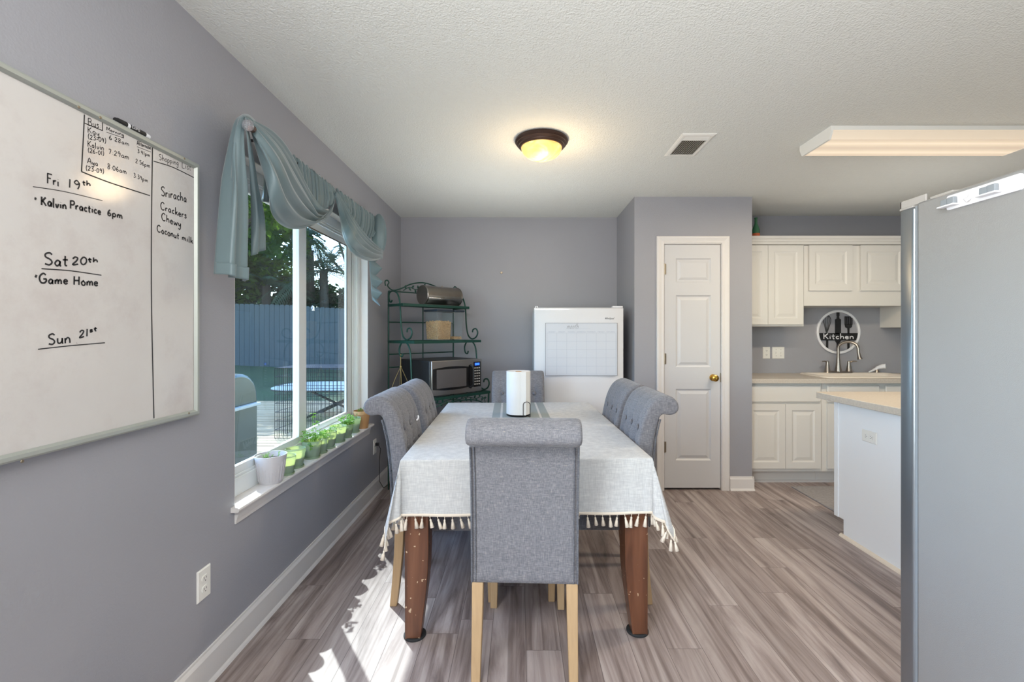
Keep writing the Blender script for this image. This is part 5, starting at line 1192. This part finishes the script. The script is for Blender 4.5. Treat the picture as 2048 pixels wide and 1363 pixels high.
sheet([i1, i2, i3], nu=40, nv=20, disp=lambda u, v: (.008 * min(1, u * 3) * math.sin(2 * PI * 1.7 * v), 0, 0)).build('tail', S, va, smooth=True, world=True, solid=TH, angle=0)
# fabric looped over the knob
lp1 = [[q(x, y, X_) for x, y, X_ in r] for r in (
    [(478, 262, -1.08), (476, 240, -1.07), (485, 229, -1.065), (498, 230, -1.065), (510, 241, -1.06), (520, 262, -1.04)],
    [(484, 264, -1.05), (482, 246, -1.04), (488, 235, -1.04), (498, 236, -1.04), (508, 247, -1.035), (517, 268, -1.02)],
    [(487, 264, -1.08), (486, 252, -1.07), (490, 240, -1.065), (498, 241, -1.065), (506, 252, -1.06), (514, 272, -1.05)])]
sheet(lp1, nu=30, nv=10).build('knob_loop', S, va, smooth=True, world=True, solid=TH, angle=0)
# far rosette poof over the rod end
Cc = q(757, 468, -1.05); m = MB(); rings = []
for k in range(13):
    a = -PI / 2 + PI * k / 12; ring = []
    for i in range(40):
        b = 2 * PI * i / 40; w_ = 1 + .05 * math.sin(b * 7) * math.cos(a)
        ring.append(Cc + Vector((.055 * math.cos(a) * math.cos(b) * w_, .045 * math.cos(a) * math.sin(b) * w_ + .01, .155 * math.sin(a))))
    rings.append(ring)
m.loft(rings); m.build('rosette', S, va, smooth=True, world=True, angle=0)
# far jabot: cascade of folded ruffles
m = MB(); rows = []
L_ = [(735, 500), (737, 514), (739, 530), (740, 545), (741, 557), (742, 568), (742, 579), (743, 590), (745, 600)]
R_ = [(766, 508), (751, 524), (765, 536), (752, 550), (766, 563), (753, 576), (765, 586), (754, 599), (761, 612)]
for k, (a, b) in enumerate(zip(L_, R_)):
    n = 10; A_, B_2 = q(*a, -1.12), q(*b, -1.04 if k % 2 == 0 else -1.09)
    rows.append([A_.lerp(B_2, i / n) for i in range(n + 1)])
fine = []
for a, b in zip(rows, rows[1:]):
    for s in range(5):
        t = s / 5; t2 = .5 - .5 * math.cos(PI * t); fine.append([p.lerp(r2, t2) for p, r2 in zip(a, b)])
fine.append(rows[-1]); m.loft(fine, cap=False, closed=False); m.build('jabot', S, va, smooth=True, world=True, solid=TH, angle=50)

# ------------------------------------------------------------------ pots on the sill
SILL = WZ0
def leaf(mb, p, d, L, w_, droop=.3):
    d = Vector(d).normalized(); s = d.cross(Vector((0, 0, 1)));
    if s.length < .01: s = Vector((1, 0, 0))
    s.normalize(); up = s.cross(d); p = Vector(p); q1 = p + d * L * .5 + up * L * .1; q2 = p + d * L - Vector((0, 0, L * droop))
    mb.add([p, q1 + s * w_, q1, q1 - s * w_, q2], [(0, 1, 2), (0, 2, 3), (1, 4, 2), (2, 4, 3)])
def pot(x, y, r, h, label, plant=0, m_='pot', ribs=False, seed=1, saucer=True, soilh=.66, trail=False, spread=1.0):
    t = thing('flower_pot', label, 'plant pot', (x, y, SILL), group='plant pots along the window sill')
    z0 = .008 if saucer else 0; rb = r * .72; rr = random.Random(seed)
    m = MB()
    pr = [(.001, z0), (rb, z0), (rb + .001, z0 + .002), (r * .96, h * .80), (r * .965, h * .805), (r, h * .81), (r, h)] if not ribs else [(.001, 0), (rb - .002, 0), (rb, .003), (r, h)]
    pr += [(r - .002, h), (r - .0022, h - .003)]
    n = 40
    m.lathe(pr, (0, 0, 0), n, cap=False); m.build('pot', m_, t, smooth=True, angle=40)
    if ribs:
        e = MB()
        for k in range(26):
            a = 2 * PI * k / 26; hh = h * (.62 + .2 * math.cos(a * 3)); P = [((rb + (r - rb) * z / h + .0004) * math.cos(a), (rb + (r - rb) * z / h + .0004) * math.sin(a), z) for z in (.012, hh * .5, hh)]
            e.tube(P, .0016, 5)
        e.build('embossed_ribs', m_, t)
    rs = rb + (r - rb) * soilh - .001
    m = MB(); m.lathe([(.001, z0 + .003), (rb - .003, z0 + .003), (rs - .002, h * soilh), (rs * .5, h * soilh + .003), (.001, h * soilh + .002)], (0, 0, 0), 24); m.build('soil', 'soil', t, smooth=True)
    if saucer: m = MB(); m.lathe([(.001, 0), (r * .80, 0), (r * .88, .010), (r * .85, .010), (r * .78, .004), (.001, .004)], (0, 0, 0), 32); m.build('saucer', m_, t, smooth=True)
    if plant:
        f = MB()
        for k in range(plant):
            a = rr.uniform(0, 2 * PI); rad = rr.uniform(0, rs * .6); b = Vector((rad * math.cos(a), rad * math.sin(a), h * soilh))
            H = rr.uniform(.25, 1) * .055 * spread + h * (1 - soilh) * .7; out = Vector((math.cos(a), math.sin(a), 0)) * rr.uniform(.1, .9) * .045 * spread; tip = b + out + Vector((0, 0, H))
            f.tube([b, b.lerp(tip, .5) + Vector((0, 0, H * .15)), tip], .0009, 4)
            for j in range(rr.randint(2, 4)):
                aa = rr.uniform(0, 2 * PI); leaf(f, tip - Vector((0, 0, rr.uniform(0, .012))), (math.cos(aa), math.sin(aa), rr.uniform(-.1, .6)), rr.uniform(.012, .022) * spread ** .5, rr.uniform(.005, .009) * spread ** .5)
        if trail:
            for sgn, dx, dy, dz in ((1, .01, -.11, .05), (1, .0, .02, .15), (1, .02, -.06, -.01), (1, -.01, .09, .09)):
                P = cr([(0, 0, h * soilh), (dx * .4, dy * .4, h + dz * .7), (dx, dy, h + dz), (dx * 1.2, dy * 1.3, h + dz - .03)], 6); f.tube(P, .0011, 4)
                for p in P[5::3]:
                    for j in range(2): aa = rr.uniform(0, 2 * PI); leaf(f, p, (math.cos(aa), math.sin(aa), .3), rr.uniform(.018, .028), .009)
        f.build('foliage', 'leaf', t)
    return t
pot(-1.186, 2.165, .070, .132, 'large ribbed white pot, first on the window sill, with small seedlings', 9, 'whitepot', True, 1, False, .8, spread=.35)
pot(-1.172, 2.285, .043, .094, 'small bare sage green pot between the white ribbed pot and a larger green pot', 0, seed=2, soilh=.55)
pot(-1.187, 2.405, .050, .100, 'bare sage green pot just before the tall leafy plant', 0, seed=3, soilh=.55)
pot(-1.182, 2.585, .052, .098, 'sage green pot holding the large trailing leafy plant near the window latch stile', 26, seed=4, trail=True, spread=1.25)
pot(-1.178, 2.692, .043, .092, 'small sage green pot tucked just behind the large trailing plant', 18, seed=5, spread=.9)
pot(-1.184, 2.810, .050, .102, 'sage green pot with short bright sprouts in the middle of the sill', 14, seed=6, soilh=.6, spread=.75)
pot(-1.186, 2.965, .053, .104, 'sage green pot with low sprouts before the bushy fine-leaved plant', 8, seed=7, soilh=.6, spread=.55)
pot(-1.176, 3.085, .043, .090, 'sage green pot overflowing with bushy fine-leaved plant', 46, seed=8, spread=1.25)
pot(-1.185, 3.245, .047, .104, 'sage green pot next to the tan pot, leaves of the neighbour over it', 5, seed=9, soilh=.6, spread=.7)
pot(-1.178, 3.390, .060, .130, 'tan wooden-looking pot at the far end of the window sill', 10, 'tan', False, 10, False, .85, spread=.5)

# ------------------------------------------------------------------ outdoors
GZ = -.10
dk = MB(); yb = -2.0
while yb < 9.3: dk.box(-8.5, WX - .15, yb, yb + .124, GZ - .03, GZ + (.003 if int(yb * 50) % 3 else 0)); yb += .142
tag(dk.build('deck', 'deck'), 'sunlit wooden deck boards outside the picture window', 'deck'); bpy.data.objects['deck']['kind'] = 'structure'
lw = MB(); NXg, NYg = 30, 30
def gz(x, y):
    a = max(0, min(1, (y - 9.0) / 4.5)); b = max(0, min(1, (-x - 8.5) / 5)); return GZ - .14 + .50 * a * (1 + max(0, -x - 5) * .10) + .5 * b + .02 * math.sin(x * 2.1) * math.sin(y * 1.7)
for i in range(NXg + 1):
    for k in range(NYg + 1): x, y = -26 + 25 * i / NXg, -6 + 38 * k / NYg; lw.v.append(Vector((x, y, gz(x, y))))
lw.f = [(i * (NYg + 1) + k, (i + 1) * (NYg + 1) + k, (i + 1) * (NYg + 1) + k + 1, i * (NYg + 1) + k + 1) for i in range(NXg) for k in range(NYg)]
g = lw.build('lawn', 'grass', smooth=True, angle=0); g['kind'] = 'structure'
FYY = 13.2
fe = thing('garden_fence', 'weathered grey board fence across the back of the yard', 'fence', (-8, FYY, gz(-8, FYY)))
m = MB(); x = -15; rr = random.Random(8)
def ftop(x): return gz(x, FYY) + 1.78
while x < -1.2:
    w_ = .138; h = ftop(x) + rr.uniform(-.01, .01); m.prism([(x, gz(x, FYY) - .05), (x + w_, gz(x, FYY) - .05), (x + w_, h - .03), (x + w_ - .03, h), (x + .03, h), (x, h - .03)], FYY - .01 + rr.uniform(-.004, .004), FYY + .012, 'y'); x += .146
m.build('boards', 'fence', fe, world=True)
for z in (.35, 1.45): m = MB(); m.tube([(x, FYY + .04, gz(x, FYY) + z) for x in [-15 + k * 1.15 for k in range(13)]], .04, 4); m.build('rail', 'fence', fe, world=True)
fe2 = thing('garden_fence', 'weathered grey side fence running along the yard beyond the deck', 'fence', (-15, 5, gz(-15, 5)))
m = MB(); y = -5
while y < FYY: m.box(-15.02, -15, y, y + .138, gz(-15, y) - .05, gz(-15, y) + 1.8); y += .146
m.build('boards', 'fence', fe2, world=True)

def tree(name, label, x, y, h, blobs, n, ls, m_, seed, trunk_r=.16):
    t = thing(name, label, 'tree', (x, y, gz(x, y) - .1), group='trees beyond the yard fence'); rr = random.Random(seed)
    m = MB(); top = Vector((.2, 0, h * .75)); m.tube([(0, 0, 0), (.05, .03, h * .3), (.1, 0, h * .55), top], [trunk_r, trunk_r * .8, trunk_r * .6, trunk_r * .3], 10)
    for bx, by, bz, br in blobs: m.tube([(.08, 0, h * .35), ((bx) * .5, by * .5, (bz + h * .4) * .5), (bx, by, bz)], [trunk_r * .45, trunk_r * .3, trunk_r * .12], 6)
    m.build('trunk', 'bark', t, smooth=True)
    vs = []; fs = []; tot = sum(b[3] ** 2 for b in blobs)
    for bx, by, bz, br in blobs:
        for k in range(int(n * br * br / tot)):
            u = rr.uniform(-1, 1); a = rr.uniform(0, 2 * PI); s = math.sqrt(1 - u * u); rad = br * (.55 + .5 * rr.random() ** .5) * (1 + .18 * math.sin(5 * a + bx) * math.cos(4 * u + by))
            c = Vector((bx + rad * s * math.cos(a), by + rad * s * math.sin(a), bz + rad * u * .8)); d = Vector((rr.gauss(0, 1), rr.gauss(0, 1), rr.gauss(0, .6))).normalized(); e = d.cross(Vector((rr.gauss(0, 1), rr.gauss(0, 1), rr.gauss(0, 1)))).normalized()
            q_ = ls * rr.uniform(.6, 1.3); o = len(vs); vs += [c - d * q_, c + e * q_ * .45, c + d * q_, c - e * q_ * .45]; fs.append((o, o + 1, o + 2, o + 3))
    m = MB(); m.v = vs; m.f = fs; m.build('crown', m_, t); return t
tree('shade_tree', 'broad leafy tree just behind the fence, left in the near window pane', -9.6, 14.6, 6.5, [(0, 0, 4.4, 1.9), (-1.6, .4, 3.6, 1.6), (1.3, -.2, 3.6, 1.5), (.2, -.3, 2.9, 1.5), (1.0, .3, 5.4, 1.3), (-1.0, .2, 5.6, 1.4)], 15000, .13, 'treeleaf', 1)
tree('shade_tree', 'dark dense tree low behind the fence between the panes', -7.4, 15.9, 3.0, [(0, 0, 1.9, 1.1), (-1.5, 0, 2.4, 1.2), (1.2, .2, 1.7, 1.1), (2.4, 0, 1.7, 1.0)], 9000, .12, 'treeleafd', 2)
tree('shade_tree', 'tall open tree with branches against the sky in the far window pane', -6.2, 16.5, 8.5, [(-1.0, 0, 6.2, 1.1), (.4, 0, 6.8, 1.2), (1.6, .3, 5.6, .8), (-2.8, .2, 5.6, 1.1), (.9, 0, 4.6, .5)], 5200, .11, 'treeleaf', 3, .12)
tree('shade_tree', 'tall leafy tree far left beyond the yard fence', -13.2, 15.8, 8, [(0, 0, 5.6, 2.3), (-1.8, 0, 4.2, 2.0), (1.8, 0, 4.2, 2.0), (.2, 0, 2.8, 1.9)], 11000, .15, 'treeleafd', 4)
tree('shade_tree', 'dense evergreen beyond the fence right of the palms', -3.2, 16.2, 6, [(0, 0, 3.6, 1.5), (-.9, .2, 2.4, 1.3), (1.2, .2, 2.8, 1.4)], 7000, .13, 'treeleafd', 5)
t_ = tree('overhanging_tree', 'tree inside the fence whose leafy bough hangs over the deck', -9.3, 12.2, 5.5, [(2.6, -.7, 4.9, 1.5), (3.9, -1.1, 4.7, 1.2), (1.2, -.3, 5.2, 1.2), (4.7, -1.9, 5.0, 1.0)], 5200, .12, 'treeleaf', 6, .13)
t_['group'] = 'trees of the yard'
def palm(label, x, y, h, seed, nf=22, L=1.9):
    t = thing('palm_tree', label, 'palm tree', (x, y, gz(x, y) - .1), group='palm trees beyond the yard fence'); rr = random.Random(seed)
    m = MB(); m.tube([(0, 0, 0), (.05, 0, h * .5), (.02, 0, h)], [.17, .14, .13], 10); m.build('trunk', 'bark', t, smooth=True)
    m = MB()
    for k in range(nf):
        a = 2 * PI * k / nf + rr.uniform(-.15, .15); el = rr.uniform(-.35, 1.1); P = []
        for i in range(12):
            s = i / 11; rd = L * s * math.cos(el) * (1 - .1 * s); P.append(Vector((rd * math.cos(a), rd * math.sin(a), h + L * s * math.sin(el) - .75 * s * s * L * .55)))
        m.tube(P, [.014 - .011 * i / 11 for i in range(12)], 4); Q = resample(P, 34)
        for i in range(3, 33):
            tn = (Q[i + 1] - Q[i - 1]).normalized(); sd = tn.cross(Vector((0, 0, 1))).normalized()
            for s in (-1, 1):
                ll = .38 * L / 1.9 * math.sin(PI * min(1, (i + 4) / 38)) ** .6 * rr.uniform(.85, 1.1); d = (sd * s + tn * .55 + Vector((0, 0, -.25))).normalized(); e = tn * .011
                m.add([Q[i] - e, Q[i] + e, Q[i] + d * ll * .6 + e * .8 - Vector((0, 0, .01)), Q[i] + d * ll - Vector((0, 0, .06)), Q[i] + d * ll * .6 - e * .8], [(0, 1, 2, 3, 4)])
    m.build('fronds', 'palm', t); return t
palm('feathery palm behind the fence, centred in the far window pane', -6.45, 14.9, 3.1, 1, 30, 2.2)
palm('lower palm behind the fence, seen in the near window pane', -8.0, 14.3, 2.5, 2, 18, 1.5)
palm('taller palm behind the fence, at the top of the far window pane', -7.1, 15.3, 4.3, 3, 26, 1.9)
# wire dog crate
cxa, cxb, cya, cyb, cza, czb = -3.26, -2.15, 6.05, 6.72, GZ, .84
wc = thing('dog_crate', 'black wire dog crate standing on the sunny deck', 'dog crate', ((cxa + cxb) / 2, (cya + cyb) / 2, GZ))
def grid(mb, o, u, v, nu, nv_, r1=.0035):
    o, u, v = Vector(o), Vector(u), Vector(v)
    for k in range(nu + 1): mb.tube([o + u * k / nu, o + u * k / nu + v], r1, 4)
    for k in range(nv_ + 1): mb.tube([o + v * k / nv_, o + v * k / nv_ + u], r1, 4)
for nm, o, u, v, a, b in (('front_panel', (cxa, cya, cza), (cxb - cxa, 0, 0), (0, 0, czb - cza), 20, 8), ('back_panel', (cxa, cyb, cza), (cxb - cxa, 0, 0), (0, 0, czb - cza), 20, 8), ('side_panel', (cxa, cya, cza), (0, cyb - cya, 0), (0, 0, czb - cza), 12, 8), ('side_panel', (cxb, cya, cza), (0, cyb - cya, 0), (0, 0, czb - cza), 12, 8), ('top_panel', (cxa, cya, czb), (cxb - cxa, 0, 0), (0, cyb - cya, 0), 20, 12)):
    m = MB(); grid(m, o, u, v, a, b); m.build(nm, 'blackmetal', wc, world=True)
# low folding table on the deck behind the crate
ot = thing('folding_table', 'pale-topped folding outdoor table with crossed legs behind the wire crate', 'table', (-3.0, 7.6, GZ))
OZ = .43 - GZ
m = MB(); rings = []
for z, e in ((OZ - .03, .01), (OZ - .022, 0), (OZ - .004, 0), (OZ, .006)): rings.append([(1.02 * (1 - e) * math.copysign(abs(math.cos(a)) ** .6, math.cos(a)), .62 * (1 - e) * math.copysign(abs(math.sin(a)) ** .6, math.sin(a)), z) for a in [2 * PI * k / 48 for k in range(48)]])
m.loft(rings); m.build('tabletop', 'tabletop', ot, smooth=True, angle=40)
m = MB(); m.loft([[(1.022 * math.copysign(abs(math.cos(a)) ** .6, math.cos(a)), .622 * math.copysign(abs(math.sin(a)) ** .6, math.sin(a)), z) for a in [2 * PI * k / 48 for k in range(49)]] for z in (OZ - .034, OZ - .018)], cap=False, closed=False); m.build('rim', 'blackmetal', ot)
for y in (-.4, .4):
    for s in (-1, 1): m = MB(); m.tube([(s * .62 + .1, y, 0.0), (-s * .45 + .1, y, OZ - .03)], .018, 6); m.build('leg', 'blackmetal', ot)
# covered gas grill at the near edge
gr = thing('gas_grill', 'grey-green gas grill with rounded hood on the deck by the window', 'grill', (-2.85, 4.0, GZ))
m = MB(); m.box(-.42, .38, -.28, .28, .10, .74); m.build('cabinet', 'grill', gr, bevel=.01)
m = MB(); P = [(.29 * math.cos(R(a)), .78 + .27 * math.sin(R(a)) ** .8 if a not in (0, 180) else .78) for a in range(0, 181, 12)]; P = [(u, v) for u, v in P] + [(-.29, .74), (.29, .74)]
m.prism(P, -.42, .38, 'x'); m.build('hood', 'grill', gr, bevel=.03, seg=3)
MB().tube([(-.3, -.34, .80), (.3, -.34, .80)], .012, 8).build('hood_handle', 'nickel', gr)
MB().box(.38, .43, -.25, .25, .74, .765).build('side_shelf', 'tabletop', gr, bevel=.004)
for x in (-.36, .32): m = MB(); m.lathe([(.05, -.02), (.05, .02)], (x, .2, .05), 16, 'y'); m.build('wheel', 'black', gr); MB().box(x - .02, x + .02, -.24, -.2, 0, .1).build('leg', 'black', gr)
for k in range(3): m = MB(); m.lathe([(.001, -.03), (.02, -.03), (.024, 0)], (-.22 + .2 * k, -.28, .68), 12, 'y'); m.build('control_knob', 'black', gr)
